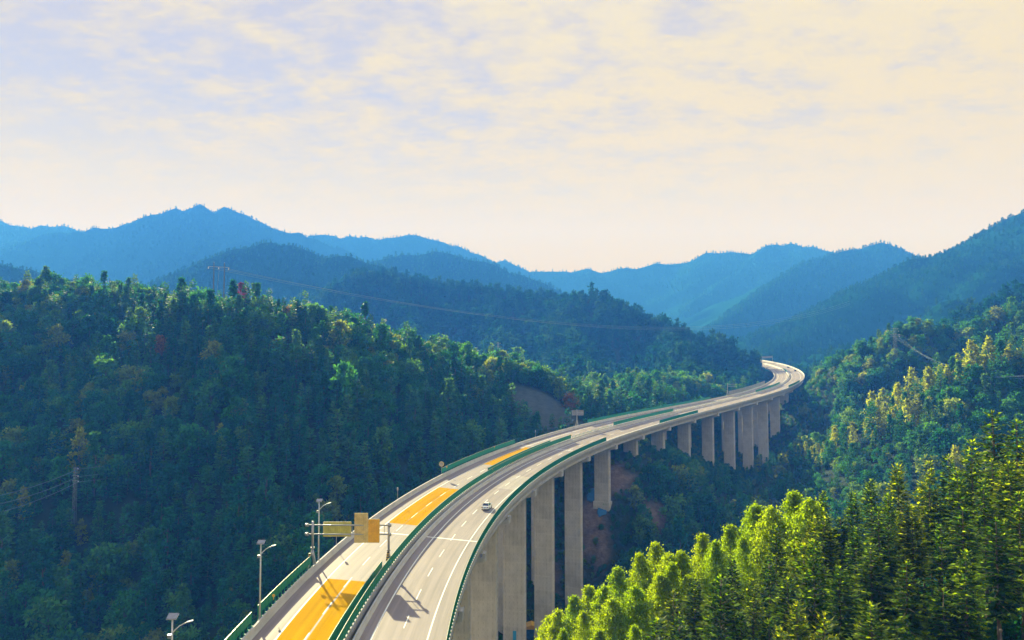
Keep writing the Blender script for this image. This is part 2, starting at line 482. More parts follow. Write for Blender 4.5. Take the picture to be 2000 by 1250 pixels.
# ridges: crest line (as seen at pixel, distance) , slope, rounding
NEAR_RIDGES = [
    # the wooded hill on the left and its spurs
    (P3([(-350, 575, 440), (-150, 600, 435), (0, 592, 430), (120, 586, 430), (200, 588, 425), (260, 622, 412), (310, 644, 404), (400, 622, 398), (480, 614, 396), (560, 634, 400), (650, 658, 405), (760, 686, 415), (850, 704, 425), (950, 728, 432), (1040, 776, 438), (1095, 808, 438), (1150, 824, 430)]), 0.82, 58),
    (P3([(330, 660, 400), (390, 745, 360), (470, 850, 318), (525, 960, 275), (560, 1090, 235)]), 0.62, 5),
    (P3([(-60, 620, 425), (0, 765, 350), (60, 880, 300), (60, 1050, 255), (40, 1200, 225)]), 0.6, 5),
    (P3([(650, 675, 402), (700, 770, 365), (760, 880, 330)]), 0.62, 5),
    (P3([(860, 720, 422), (900, 800, 390), (960, 860, 370)]), 0.62, 5),
    # hill in the middle distance behind the viaduct
    (P3([(480, 690, 1200), (560, 632, 1180), (620, 584, 1160), (700, 548, 1130), (760, 541, 1120), (850, 560, 1110), (960, 573, 1080), (1080, 586, 1030), (1130, 592, 1000), (1160, 582, 980), (1220, 615, 940), (1300, 644, 890), (1400, 684, 830), (1450, 704, 810), (1472, 716, 805)]), 0.56, 10),
    (P3([(760, 545, 1120), (800, 640, 950), (850, 705, 800)]), 0.58, 8),
    (P3([(960, 577, 1080), (980, 660, 900), (1010, 730, 740)]), 0.58, 8),
    (P3([(1080, 590, 1030), (1110, 680, 820), (1150, 760, 620)]), 0.58, 8),
    (P3([(1300, 650, 890), (1330, 715, 730), (1370, 768, 620)]), 0.6, 8),
    # low wooded shelf behind the left carriageway
    (P3([(1120, 824, 460), (1200, 800, 490), (1290, 790, 530), (1360, 790, 565)]), 0.85, 6),
    # spur under the bridge running to the right
    (P3([(1265, 882, 352), (1300, 893, 356), (1350, 922, 363), (1420, 950, 375), (1500, 975, 390), (1570, 1000, 400)]), 0.75, 4),
    # dark wooded hill on the right
    (P3([(1575, 762, 600), (1600, 745, 592), (1640, 712, 575), (1690, 694, 562), (1735, 690, 558), (1762, 652, 556), (1800, 650, 550), (1870, 658, 540), (1930, 640, 530), (2000, 612, 520), (2200, 560, 500)]), 0.75, 6),
    (P3([(1690, 694, 562), (1660, 790, 515), (1630, 880, 470)]), 0.75, 5),
    (P3([(1920, 625, 720), (1960, 604, 715), (2000, 580, 710), (2150, 520, 700)]), 0.6, 8),
    # sunlit slope in front of it
    (P3([(1570, 1015, 430), (1640, 968, 425), (1700, 938, 420), (1780, 900, 412), (1850, 850, 404), (1900, 808, 398), (1960, 742, 390), (2000, 712, 385), (2200, 620, 370)]), 0.62, 18),
]
BASE_PTS = [(7, 85, -39), (18, 83, -34), (30, 80, -29), (44, 70, -25), (75, 75, -18), (130, 80, -12), (0, 40, -42), (30, 40, -29), (-30, 60, -62), (60, 35, -22), (60, 0, -22),
            (0, 0, -44), (-40, 0, -64), (-100, 60, -82), (-200, 60, -80), (5, 110, -50), (40, 110, -42), (75, 110, -34), (110, 130, -36), (0, 145, -76), (40, 155, -72), (85, 165, -66), (140, 170, -58),
            (-60, 150, -90), (-20, 180, -93), (10, 230, -95), (20, 262, -95), (50, 230, -94), (90, 240, -88), (130, 260, -84), (160, 300, -82), (200, 330, -72),
            (110, 330, -84), (150, 375, -86), (175, 450, -84), (170, 500, -82), (180, 535, -84), (-100, 200, -90), (-200, 200, -88), (-320, 220, -84), (-60, 290, -84), (-15, 300, -84), (-10, 340, -60),
            (26, 290, -90), (36, 314, -57), (47, 342, -40), (65, 372, -40), (85, 400, -46), (105, 428, -53), (126, 455, -62), (146, 482, -70), (166, 510, -77), (184, 540, -82), (201, 570, -54),
            (30, 380, -44), (60, 430, -38), (100, 480, -34), (150, 560, -34), (190, 620, -30), (260, 620, -40), (260, 420, -74), (300, 480, -50), (220, 680, -30), (320, 700, -28), (330, 900, -20), (250, 900, -14),
            (0, 620, -60), (-300, 600, -40), (0, 1000, -40), (600, 1000, -10), (-600, 1000, -10), (600, 400, -10), (600, 100, 0), (-700, 250, -80), (-700, 0, -80), (700, -60, 0), (-300, -60, -80), (-200, 450, -60), (380, 1150, -50), (300, 1300, -50), (900, 1300, -30), (-700, 1300, -30), (0, 1300, -50), (600, 1300, -40)]


def tps_fit(P):
    P = np.array(P, float); n = len(P)
    X = P[:, :2] / 100
    r2 = ((X[:, None] - X[None]) ** 2).sum(-1)
    K = np.where(r2 > 0, 0.5 * r2 * np.log(r2 + 1e-12), 0) + np.eye(n) * 0.002
    A = np.zeros((n + 3, n + 3)); A[:n, :n] = K; A[:n, n] = 1; A[:n, n + 1:] = X
    A[n, :n] = 1; A[n + 1:, :n] = X.T
    return X, np.linalg.solve(A, np.concatenate([P[:, 2], np.zeros(3)]))


TPX, TPW = tps_fit(BASE_PTS)


def tps(x, y):
    x = x / 100; y = y / 100
    out = TPW[-3] + TPW[-2] * x + TPW[-1] * y
    for (a, b), wgt in zip(TPX, TPW):
        r2 = (x - a) ** 2 + (y - b) ** 2
        out = out + wgt * 0.5 * r2 * np.log(r2 + 1e-12)
    return out


def ridge_h(x, y, pts, slope, rnd, wob, sc, seed):
    best = np.full(x.shape, -1e9)
    nz = fbm(x, y, sc, 4, seed)
    nz2 = 1 - np.abs(fbm(x, y, sc * 0.6, 3, seed + 5)) * 2
    for a, b in zip(pts[:-1], pts[1:]):
        ab = b - a; L2 = ab[0] ** 2 + ab[1] ** 2
        t = np.clip(((x - a[0]) * ab[0] + (y - a[1]) * ab[1]) / L2, 0, 1)
        d = np.hypot(x - a[0] - t * ab[0], y - a[1] - t * ab[1])
        d = np.sqrt(d * d + rnd * rnd) - rnd
        z = a[2] + t * ab[2] - slope * d * (1 + wob * nz) - np.minimum(d * 0.25, sc * 0.10) * (1 - nz2) * 0.6
        best = np.maximum(best, z)
    return best


RCX, RCY, RCZ = RX[::8], RY[::8], RZ[::8]
RCS, RCB = SS[::8], BK[::8]


def ground(x, y):
    shp = np.shape(x)
    x = np.atleast_1d(np.asarray(x, float)).ravel(); y = np.atleast_1d(np.asarray(y, float)).ravel()
    h = np.clip(tps(x, y), -97, np.where(y > 950, -25, 60)) + fbm(x, y, 26, 3, 3) * 1.6
    for i, (p, sl, rn) in enumerate(NEAR_RIDGES):
        m = (x > p[:, 0].min() - 320) & (x < p[:, 0].max() + 320) & (y > p[:, 1].min() - 320) & (y < p[:, 1].max() + 320)
        if m.any():
            h[m] = np.maximum(h[m], ridge_h(x[m], y[m], p, sl, rn, 0.30, 70.0, 31 + i))
    # keep the ground below the decks
    near = np.where((y > 20) & (y < 990) & (x > -80) & (x < 360))[0]
    for c in range(0, len(near), 20000):
        ii = near[c:c + 20000]
        d2 = (x[ii, None] - RCX) ** 2 + (y[ii, None] - RCY) ** 2
        j = d2.argmin(1); d = np.sqrt(d2[np.arange(len(ii)), j])
        clear = np.where(RCS[j] < 545, 5.5, np.where(RCS[j] < 700, 3.5, 2.5))
        cap = RCZ[j] - np.abs(RCB[j]) * 12 - clear + np.maximum(0, d - 17) * 0.9
        h[ii] = np.minimum(h[ii], cap)
    return h.reshape(shp)


def spot(x, y, c, rx, ry, ang=0.0):
    dx, dy = x - c[0], y - c[1]
    u = dx * math.cos(ang) + dy * math.sin(ang); v = -dx * math.sin(ang) + dy * math.cos(ang)
    return 1 - np.sqrt((u / rx) ** 2 + (v / ry) ** 2)


def hit(px, py, y0=100, y1=700):
    """where the sight line through a pixel meets the ground"""
    ys = np.arange(y0, y1, 1.0)
    P = np.array([tuple(pt(px, py, Y)) for Y in ys])
    below = np.where(P[:, 2] < ground(P[:, 0], P[:, 1]))[0]
    return P[below[0]] if len(below) else P[-1]


SOIL_SPOTS = [(hit(1204, 935), 8, 7, 0.3), (hit(1163, 990), 9, 6, 0.5), (hit(1170, 1060), 6, 9, 0.2), (hit(1280, 1012), 4, 8, 0.0), (hit(1330, 925), 5, 4, 0.0), (hit(1075, 1120), 6, 10, 0.0)]

ROCK_A, ROCK_B = hit(1072, 808, 300, 600), hit(1095, 828, 300, 600)


def soil_mask(x, y):
    """bare earth: the cut below the piers, the scar to its right, the rock cut beside the left carriageway"""
    n = fbm(x, y, 14, 4, 91) * 0.55
    e = np.maximum.reduce([spot(x, y, c, a, b, r) for c, a, b, r in SOIL_SPOTS]) + n * 1.1
    r = np.maximum(spot(x, y, ROCK_A, 26, 24, 0.3), spot(x, y, ROCK_B, 24, 16, 0.5)) + n * 0.35
    return np.clip(e * 2.2, 0, 1), np.clip(r * 3, 0, 1)


def ground_material():
    m, t = new_mat('forest_floor')
    g = t.n('ShaderNodeNewGeometry')
    pos = g.outputs['Position']
    a = t.noise(pos, 0.08, 6, 0.65); b = t.noise(pos, 0.6, 5, 0.65)
    f = t.math('ADD', t.math('MULTIPLY', a, 0.5), t.math('MULTIPLY', b, 0.5))
    green = t.ramp(f, [(0.3, (0.010, 0.026, 0.010)), (0.52, (0.018, 0.042, 0.014)), (0.7, (0.040, 0.056, 0.020))])
    earth = t.ramp(t.noise(pos, 0.35, 6, 0.7), [(0.3, (0.085, 0.062, 0.048)), (0.5, (0.18, 0.125, 0.090)), (0.7, (0.30, 0.21, 0.16))])
    rock = t.ramp(t.noise(t.n('ShaderNodeMapping', ins={'Vector': pos, 'Scale': (0.7, 0.7, 2.5)}).outputs[0], 0.4, 6, 0.7), [(0.3, (0.035, 0.05, 0.045)), (0.7, (0.085, 0.10, 0.09))])
    s1 = t.n('ShaderNodeAttribute', attribute_name='soil').outputs['Fac']
    s2 = t.n('ShaderNodeAttribute', attribute_name='rock').outputs['Fac']
    sm = t.math('SMOOTH_MIN', s1, 1.0, 0.1)
    c = t.mix(s2, t.mix(sm, green, earth), rock)
    bs = t.n('ShaderNodeBsdfPrincipled', ins={'Base Color': c, 'Roughness': 0.95, 'Specular IOR Level': 0.2})
    bp = t.n('ShaderNodeBump', ins={'Strength': 0.8, 'Distance': 1.0, 'Height': b})
    t.t.links.new(bp.outputs[0], bs.inputs['Normal'])
    t.n('ShaderNodeOutputMaterial', ins={0: bs.outputs[0]})
    return m


M['ground'] = ground_material()


def canopy_material():
    m, t = new_mat('distant_canopy')
    pos = t.n('ShaderNodeNewGeometry').outputs['Position']
    a = t.noise(pos, 0.012, 5, 0.6); b = t.noise(pos, 0.11, 4, 0.65)
    f = t.math('ADD', t.math('MULTIPLY', a, 0.5), t.math('MULTIPLY', b, 0.5))
    c = t.ramp(f, [(0.3, (0.006, 0.040, 0.022)), (0.55, (0.010, 0.062, 0.030)), (0.75, (0.018, 0.075, 0.030))])
    bs = t.n('ShaderNodeBsdfPrincipled', ins={'Base Color': c, 'Roughness': 1.0, 'Specular IOR Level': 0.0})
    bp = t.n('ShaderNodeBump', ins={'Strength': 0.7, 'Distance': 6.0, 'Height': b})
    t.t.links.new(bp.outputs[0], bs.inputs['Normal'])
    t.n('ShaderNodeOutputMaterial', ins={0: bs.outputs[0]})
    return m


M['canopy'] = canopy_material()


def height_sheet(name, x0, x1, y0, y1, step, fn, mats):
    xs = np.arange(x0, x1 + step * 0.5, step); ys = np.arange(y0, y1 + step * 0.5, step)
    gx, gy = np.meshgrid(xs, ys)
    gz = fn(gx, gy)
    v = np.stack([gx.ravel(), gy.ravel(), gz.ravel()], 1)
    nx, ny = len(xs), len(ys)
    idx = np.arange(nx * ny).reshape(ny, nx)
    q = np.stack([idx[:-1, :-1].ravel(), idx[:-1, 1:].ravel(), idx[1:, 1:].ravel(), idx[1:, :-1].ravel()], 1)
    return fastmesh(name, v, q, mats, smooth=True), v


tm, tv = height_sheet('terrain', -760, 900, -60, 1320, 5.0, ground, M['ground'])
so_, ro_ = soil_mask(tv[:, 0], tv[:, 1])
for nm_, arr in (('soil', so_), ('rock', ro_)):
    tm.attributes.new(nm_, 'FLOAT', 'POINT').data.foreach_set('value', arr.astype(np.float32))
tag(link('terrain', tm), 'wooded valley and hillsides under and beside the viaduct', 'terrain', kind='structure')
gm = mesh('ground', [(-6400, -1300, -100), (6400, -1300, -100), (6400, 3640, -100), (-6400, 3640, -100)], [(0, 1, 2, 3)], M['ground'])
tag(link('ground', gm), 'low ground between the mountains', 'ground', kind='structure')

# far mountains: crest (pixel, distance), slope, rounding, wobble scale
FAR = [
    ('steep wooded mountain rising at the right edge', [(1400, 706, 1000), (1480, 690, 1108), (1560, 646, 1252), (1640, 603, 1360), (1700, 561, 1410), (1780, 501, 1439), (1840, 502, 1468), (1880, 492, 1468), (1905, 467, 1454), (1950, 437, 1446), (2000, 416, 1439), (2150, 350, 1439), (2350, 330, 1439)], 0.50, 8, 240),
    ('hazy ridge behind the steep right mountain', [(1700, 560, 2600), (1780, 515, 2600), (1840, 495, 2600), (1880, 480, 2600), (1930, 452, 2600), (2050, 420, 2600)], 0.5, 8, 420),
    ('blue double-topped ridge right of the valley', [(1400, 628, 1806), (1440, 600, 1892), (1480, 570, 2021), (1540, 533, 2193), (1600, 505, 2322), (1640, 490, 2408), (1680, 482, 2451), (1720, 470, 2451), (1780, 494, 2494), (1850, 540, 2494)], 0.52, 6, 320),
    ('far pale blue ridge closing the valley', [(1000, 545, 3200), (1060, 528, 3200), (1130, 526, 3200), (1240, 524, 3200), (1262, 516, 3200), (1280, 511, 3200), (1320, 515, 3200), (1360, 505, 3200), (1400, 493, 3200), (1430, 490, 3200), (1470, 494, 3200), (1500, 477, 3200), (1530, 480, 3200), (1600, 484, 3200), (1640, 493, 3200), (1700, 510, 3200), (1800, 540, 3200)], 0.5, 8, 420),
    ('big blue mountain with a double peak on the left', [(-250, 520, 2700), (-100, 492, 2700), (0, 482, 2700), (60, 470, 2700), (120, 452, 2700), (200, 446, 2700), (270, 426, 2700), (330, 409, 2700), (372, 404, 2700), (390, 395, 2700), (418, 418, 2700), (440, 401, 2700), (480, 416, 2700), (540, 445, 2700), (600, 462, 2700), (650, 480, 2700), (700, 500, 2700), (760, 540, 2700)], 0.64, 5, 300),
    ('blue spur in front of the double peak', [(390, 520, 1500), (450, 488, 1500), (520, 469, 1500), (580, 478, 1500), (620, 498, 1500), (645, 498, 1450), (662, 493, 1450), (700, 502, 1450), (745, 528, 1450), (800, 560, 1450)], 0.55, 6, 170),
    ('blue ridge sloping down behind the middle hill', [(700, 512, 1950), (760, 500, 1950), (800, 494, 1950), (860, 489, 1950), (900, 499, 1950), (960, 512, 1950), (1040, 543, 1950), (1110, 575, 1950)], 0.5, 6, 300),
    ('far pale ridge seen over the blue ridge', [(540, 470, 3200), (610, 458, 3200), (650, 457, 3200), (700, 463, 3200), (770, 461, 3200), (795, 457, 3200), (850, 468, 3200), (920, 493, 3200), (1000, 518, 3200), (1080, 545, 3200)], 0.5, 8, 420),
    ('far pale ridge at the left edge', [(-200, 425, 3200), (-40, 420, 3200), (0, 428, 3200), (50, 438, 3200), (100, 440, 3200), (125, 438, 3200), (165, 450, 3200), (260, 480, 3200)], 0.5, 8, 420),
    ('low misty foothill beyond the left hill', [(-150, 515, 1250), (0, 512, 1250), (60, 520, 1250), (150, 545, 1250), (230, 560, 1150), (280, 552, 1100), (310, 556, 1100), (350, 580, 1100), (420, 600, 1100)], 0.5, 6, 150),
    ('pale blue spur descending from the far ridge', [(1290, 640, 2450), (1330, 606, 2550), (1400, 556, 2750), (1450, 520, 2950), (1500, 476, 3150)], 0.52, 6, 320),
]
FARFN = []
for i, (lab, cr, sl, rn, sc) in enumerate(FAR):
    # break the crest line into small teeth
    gj = np.random.default_rng(500 + i); fine_cr = []
    for (xa, ya, da), (xb, yb, db) in zip(cr[:-1], cr[1:]):
        n_ = max(1, int(abs(xb - xa) / 14))
        for q_ in range(n_):
            u_ = q_ / n_
            fine_cr.append((xa + (xb - xa) * u_, ya + (yb - ya) * u_ + (gj.normal() * 3.4 if q_ else 0.0), da + (db - da) * u_))
    fine_cr.append(cr[-1])
    cp = P3(fine_cr); cp[:, 2] -= 5.0
    def fn(x, y, cp=cp, sl=sl, rn=rn, sc=sc, i=i):
        return np.maximum(ridge_h(x, y, cp, sl, rn, 0.38, sc, 200 + i * 7) + fbm(x, y * 0.4, sc * 0.22, 5, 77 + i) * sc * 0.022, -110)
    ext = (cp[:, 2].max() + 110) / sl * 0.95
    x0, x1 = cp[:, 0].min() - ext * 0.4, cp[:, 0].max() + ext * 0.4
    y0, y1 = max(cp[:, 1].min() - ext, 640), cp[:, 1].max() + min(ext, 330)
    step = 10.0 if cp[:, 1].mean() < 1700 else 14.0
    mm, mv = height_sheet('mountain', x0, x1, y0, y1, step, fn, M['canopy'])
    tag(link('mountain', mm), lab, 'mountain', kind='structure')
    FARFN.append((fn, x0, x1, y0, y1, cp))

# ------------------------------------------------------------------ viaduct
CONC, GIRD = M['concrete'], M['girder']
SPAN, S_FIRST = 33.76, 6.1
DECKS = {}


def pier_mesh(height, wid=6.3, thk=2.3):
    """rectangular wall pier, corners chamfered, a shallow groove down each short side; top at z = 0; uv in metres"""
    c = 0.22; g = 0.10
    hw, ht = wid / 2, thk / 2
    ring = [(-hw + c, -ht), (hw - c, -ht), (hw, -ht + c), (hw, -0.35), (hw - g, -0.30), (hw - g, 0.30), (hw, 0.35), (hw, ht - c), (hw - c, ht), (-hw + c, ht), (-hw, ht - c), (-hw, 0.35), (-hw + g, 0.30), (-hw + g, -0.30), (-hw, -0.35), (-hw, -ht + c)]
    k = len(ring)
    # pours of 4.5 m with a shallow recess at every joint
    zs = [0.0]; z = 0.0; ins = [0.0]
    while z > -height:
        nz = max(z - 4.5, -height)
        if nz > -height + 0.2:
            zs += [nz + 0.06, nz + 0.05, nz - 0.05, nz - 0.06]; ins += [0, 0.035, 0.035, 0]
        z = nz
    zs.append(-height); ins.append(0)
    V, f, uv = [], [], []
    per = [0]
    for j in range(k):
        a, b = ring[j], ring[(j + 1) % k]; per.append(per[-1] + math.hypot(a[0] - b[0], a[1] - b[1]))
    for z, i_ in zip(zs, ins):
        for x, y in ring:
            V.append((x * (1 - i_ / hw), y * (1 - i_ / ht), z))
    for i in range(len(zs) - 1):
        for j in range(k):
            j2 = (j + 1) % k
            f.append((i * k + j, (i + 1) * k + j, (i + 1) * k + j2, i * k + j2))
            uv += [(per[j], zs[i]), (per[j], zs[i + 1]), (per[j + 1], zs[i + 1]), (per[j + 1], zs[i])]
    m = mesh('pier', V, f, M['pier'])
    m.uv_layers.new(name='UVMap').data.foreach_set('uv', np.array(uv, dtype=np.float32).ravel())
    return m


def box_uv(m):
    uvl = m.uv_layers.new(name='UVMap')
    co = [v.co for v in m.vertices]
    out = []
    for p in m.polygons:
        n = p.normal
        for li in p.loop_indices:
            c = co[m.loops[li].vertex_index]
            out += [c.y if abs(n.x) > 0.7 else c.x, c.z if abs(n.z) < 0.7 else c.y]
    uvl.data.foreach_set('uv', np.array(out, dtype=np.float32))
    return m


CAP_M = box_uv(MB().prism([(-6.0, 0), (6.0, 0), (6.0, -0.9), (3.15, -1.9), (-3.15, -1.9), (-6.0, -0.9)], -1.35, 1.35).mesh('cap_beam', GIRD))
BLOCK_M = box_uv(MB().box((0, 0, 0), (0.55, 2.3, 1.7)).mesh('shear_block', CONC))
SEG0, SEG1 = -76.0, 925.0
for side, lab in ((-1, 'left carriageway viaduct deck with yellow road patches on tall grey wall piers'), (1, 'right carriageway viaduct deck on tall grey wall piers, carrying the white car')):
    root = empty('viaduct', road(SEG0, side * 6.5))
    tag(root, lab, 'viaduct', 'parallel decks of the curving viaduct')
    DECKS[side] = root
    a, b = (-12.75, -0.35) if side < 0 else (0.45, 12.75)
    inv = Matrix.Translation(-root.location)

    def put(o):
        o.location = -root.location
        return o
    put(sweep('deck_slab', SEG0, SEG1, [(a, -0.02), (b, -0.02), (b, -0.38), (b - 0.9 if b > 0 else b - 0.9, -0.62), (a + 0.9, -0.62), (a, -0.38)], GIRD, root))
    put(flat('road_surface', SEG0, SEG1, a + 0.44, b - 0.44, M['asphalt'], root, 0.0))
    for gx in np.linspace(a + 1.35, b - 1.35, 5):
        put(sweep('girder', SEG0, 640, [(gx - 0.55, -0.6), (gx + 0.55, -0.6), (gx + 0.14, -0.85), (gx + 0.14, -2.05), (gx + 0.36, -2.25), (gx + 0.36, -2.6), (gx - 0.36, -2.6), (gx - 0.36, -2.25), (gx - 0.14, -2.05), (gx - 0.14, -0.85)], GIRD, root))
    # parapets (outer, inner edge order follows the side)
    hl, hr = (1.05, 1.05) if side < 0 else (0.80, 1.05)
    put(sweep('parapet', SEG0, SEG1, [(a, -0.36), (a, hl), (a + 0.24, hl), (a + 0.34, 0.35), (a + 0.46, 0.02)], CONC, root))
    put(sweep('parapet', SEG0, SEG1, [(b - 0.46, 0.02), (b - 0.34, 0.35), (b - 0.24, hr), (b, hr), (b, -0.36)], CONC, root))
    # edge lines, lane dashes, joints
    la, lb = (-9.48, -2.33) if side < 0 else (2.35, 9.62)
    for o in (la, lb):
        put(flat('edge_line', SEG0, SEG1, o - 0.11, o + 0.11, M['white'], root, 0.012))
    mid = (la + lb) / 2
    for s in np.arange(-57.0 + (0 if side > 0 else 3.0), 900, 12.0):
        put(flat('lane_dash', s, s + 5.0, mid - 0.09, mid + 0.09, M['white'], root, 0.012, 2.5))
    for s in (40.0, 171.0, 306.0, 441.0, 575.0):
        put(flat('expansion_joint', s - 0.28, s + 0.28, a + 0.46, b - 0.46, M['white'], root, 0.016))
    if side < 0:
        for s0, s1 in ((-76, -42), (-34, 9.5), (48, 88), (127, 167)):
            put(flat('yellow_patch', s0, s1, la + 0.14, mid - 0.02, M['yellow'], root, 0.006))
            put(flat('yellow_patch', s0, s1, mid + 0.02 + (0.25 if s1 < 20 else 0.06), lb - 0.14, M['yellow'], root, 0.006))
    else:
        put(flat('pale_patch', 95, 115, 3.9, lb - 0.2, M['pale_patch'], root, 0.006))
    # piers
    stations = [S_FIRST + SPAN * k for k in range(-1, 16)] + ([556.0, 585.0, 612.0] if side < 0 else [])
    for s in stations:
        o = (a + b) / 2
        th = road_th(s)
        top = road(s, o, -2.62)
        tilt = math.atan(float(np.interp(s, SS, BK)))
        cap = link('cap_beam', CAP_M, root, top - root.location, (0, tilt, -th))
        gz = float(ground(np.array([top.x]), np.array([top.y]))[0])
        ht = top.z - 1.9 - gz + 4.0
        if ht > 3.0:
            p = link('pier', pier_mesh(ht), root, (top.x - root.location.x, top.y - root.location.y, top.z - 1.82 - root.location.z), (0, 0, -th))
        for e in (-1, 1):
            q = road(s, o + e * 6.0, -2.75)
            link('shear_block', BLOCK_M, root, q - root.location, (0, tilt, -th))
# square footing on the cut slope
ftp = road(S_FIRST + SPAN * 6, 6.6, 0)
fz = float(ground(np.array([ftp.x]), np.array([ftp.y]))[0])
ft = box_uv(MB().box((0, 0, 0), (6.9, 3.2, 3.6)).mesh('pier_footing', M['pier']))
link('pier_footing', ft, DECKS[1], (ftp.x - DECKS[1].location.x, ftp.y - DECKS[1].location.y, fz - 0.6 - DECKS[1].location.z), (0, 0, -road_th(S_FIRST + SPAN * 6)))
# blue board on a near pier
bp_ = pt(1005, 1243, 1.0)
pk = road(S_FIRST + SPAN * 1, 6.6, 0)
thk_ = road_th(S_FIRST + SPAN)

# ------------------------------------------------------------------ green fences
PANEL, POST = {}, {}


def panel_mesh(L, H, mat):
    key = (L, H, mat.name)
    if key in PANEL: return PANEL[key]
    mb = MB()
    n = max(4, int(L / 0.32))
    b = 0
    # pleated sheet so the panel catches light like pressed steel
    mb.box((0, 0, 0.12 + H / 2), (L - 0.12, 0.025, H))
    for i in range(n):
        x = -L / 2 + 0.10 + (i + 0.5) * (L - 0.20) / n
        mb.box((x, 0, 0.12 + H / 2), ((L - 0.2) / n * 0.45, 0.075, H - 0.08))
    PANEL[key] = mb.mesh('panel', mat)
    return PANEL[key]


def fence(s0, s1, o, h0, H, label, step=1.4, mat=None, rail=True, outboard=False):
    mat = mat or M['green']
    n = max(1, round((s1 - s0) / step)); st = (s1 - s0) / n
    base = road(s0, o, h0)
    root = empty('roadside_fence', base)
    tag(root, label, 'fence', 'green fence runs along the viaduct')
    pm = panel_mesh(round(st, 2), H, mat)
    key = (round(H, 2), mat.name)
    if key not in POST: POST[key] = MB().box((0, 0, (H + 0.18) / 2), (0.07, 0.09, H + 0.18)).box((0, 0, 0.05), (0.26, 0.22, 0.10)).mesh('post', mat)
    if outboard: POST[key] = MB().box((0, 0, (H - 0.7) / 2), (0.07, 0.09, H + 1.1)).box((0, -0.38, -0.45), (0.10, 0.75, 0.12)).mesh('post', mat)
    rm = MB().box((0, 0, H + 0.15), (st - 0.02, 0.06, 0.05)).mesh('top_rail', M['rail'])
    for i in range(n):
        A = road(s0 + i * st, o, h0); B = road(s0 + (i + 1) * st, o, h0)
        d = B - A; c = (A + B) / 2
        rz = math.atan2(d.y, d.x); ry = -math.atan2(d.z, math.hypot(d.x, d.y))
        link('panel', pm, root, c - base, (0, ry, rz))
        if rail: link('top_rail', rm, root, c - base, (0, ry, rz))
        link('post', POST[key], root, A - base, (0, 0, rz))
    link('post', POST[key], root, road(s1, o, h0) - base, (0, 0, rz))
    return root


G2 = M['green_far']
fence(-64, -13.5, -13.42, 0.95, 1.25, 'green panel fence outside the left parapet below the middle street lamp', outboard=True)
fence(-11.0, 13.0, -13.42, 0.95, 1.25, 'green panel fence outside the left parapet between street lamp and sign gantry', outboard=True)
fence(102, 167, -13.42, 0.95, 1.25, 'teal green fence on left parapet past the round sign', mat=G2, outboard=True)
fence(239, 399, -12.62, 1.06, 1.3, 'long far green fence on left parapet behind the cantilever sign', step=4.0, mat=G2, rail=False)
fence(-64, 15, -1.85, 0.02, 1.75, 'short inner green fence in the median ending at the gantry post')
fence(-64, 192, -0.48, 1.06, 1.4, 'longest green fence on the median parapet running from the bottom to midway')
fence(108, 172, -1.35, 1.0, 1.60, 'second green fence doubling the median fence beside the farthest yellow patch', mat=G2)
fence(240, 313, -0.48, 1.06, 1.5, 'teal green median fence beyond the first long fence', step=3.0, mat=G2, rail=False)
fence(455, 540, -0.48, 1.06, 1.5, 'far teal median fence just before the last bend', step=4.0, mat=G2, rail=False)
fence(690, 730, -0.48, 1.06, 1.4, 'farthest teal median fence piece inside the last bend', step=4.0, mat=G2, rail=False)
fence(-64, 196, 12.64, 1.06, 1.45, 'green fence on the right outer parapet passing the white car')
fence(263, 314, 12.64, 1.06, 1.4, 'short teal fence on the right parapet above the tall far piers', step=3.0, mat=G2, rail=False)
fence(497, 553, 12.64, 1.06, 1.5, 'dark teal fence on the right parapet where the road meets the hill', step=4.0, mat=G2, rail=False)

# thin anti-glare blades on the median between the green runs
def blades(s0, s1, step, label):
    base = road(s0, -0.48, 1.06)
    root = empty('antiglare_screen', base); tag(root, label, 'screen')
    bm_ = MB().box((0, 0, 0.45), (0.16, 0.03, 0.75)).box((0, 0, 0.05), (0.05, 0.05, 0.10)).mesh('blade', M['green_far'])
    for s in np.arange(s0, s1, step):
        link('blade', bm_, root, road(s, -0.48, 1.06) - base, (0, 0, -road_th(s) + 0.6))
blades(194, 239, 1.5, 'row of small upright anti-glare blades on the median past the long fence')
blades(315, 454, 2.4, 'distant row of anti-glare blades on the median before the bend')

# grey sound wall on the left at the bend
base = road(435, -12.6, 1.3)
root = empty('sound_wall', base); tag(root, 'grey panelled sound wall on left parapet before the bend', 'sound wall')
for i in range(28):
    s = 435 + i * 4.0
    A = road(s, -12.62, 1.3); B = road(s + 4, -12.62, 1.3); d = B - A
    rz = math.atan2(d.y, d.x)
    if i == 0:
        wm = MB().box((0, 0, 1.15), (3.86, 0.10, 2.3)).mesh('panel', M['grey_panel'])
        wp = MB().box((0, 0, 1.2), (0.16, 0.18, 2.45)).mesh('post', M['steel'])
    link('panel', wm, root, (A + B) / 2 - base, (0, -math.atan2(d.z, d.xy.length), rz)); link('post', wp, root, A - base, (0, 0, rz))

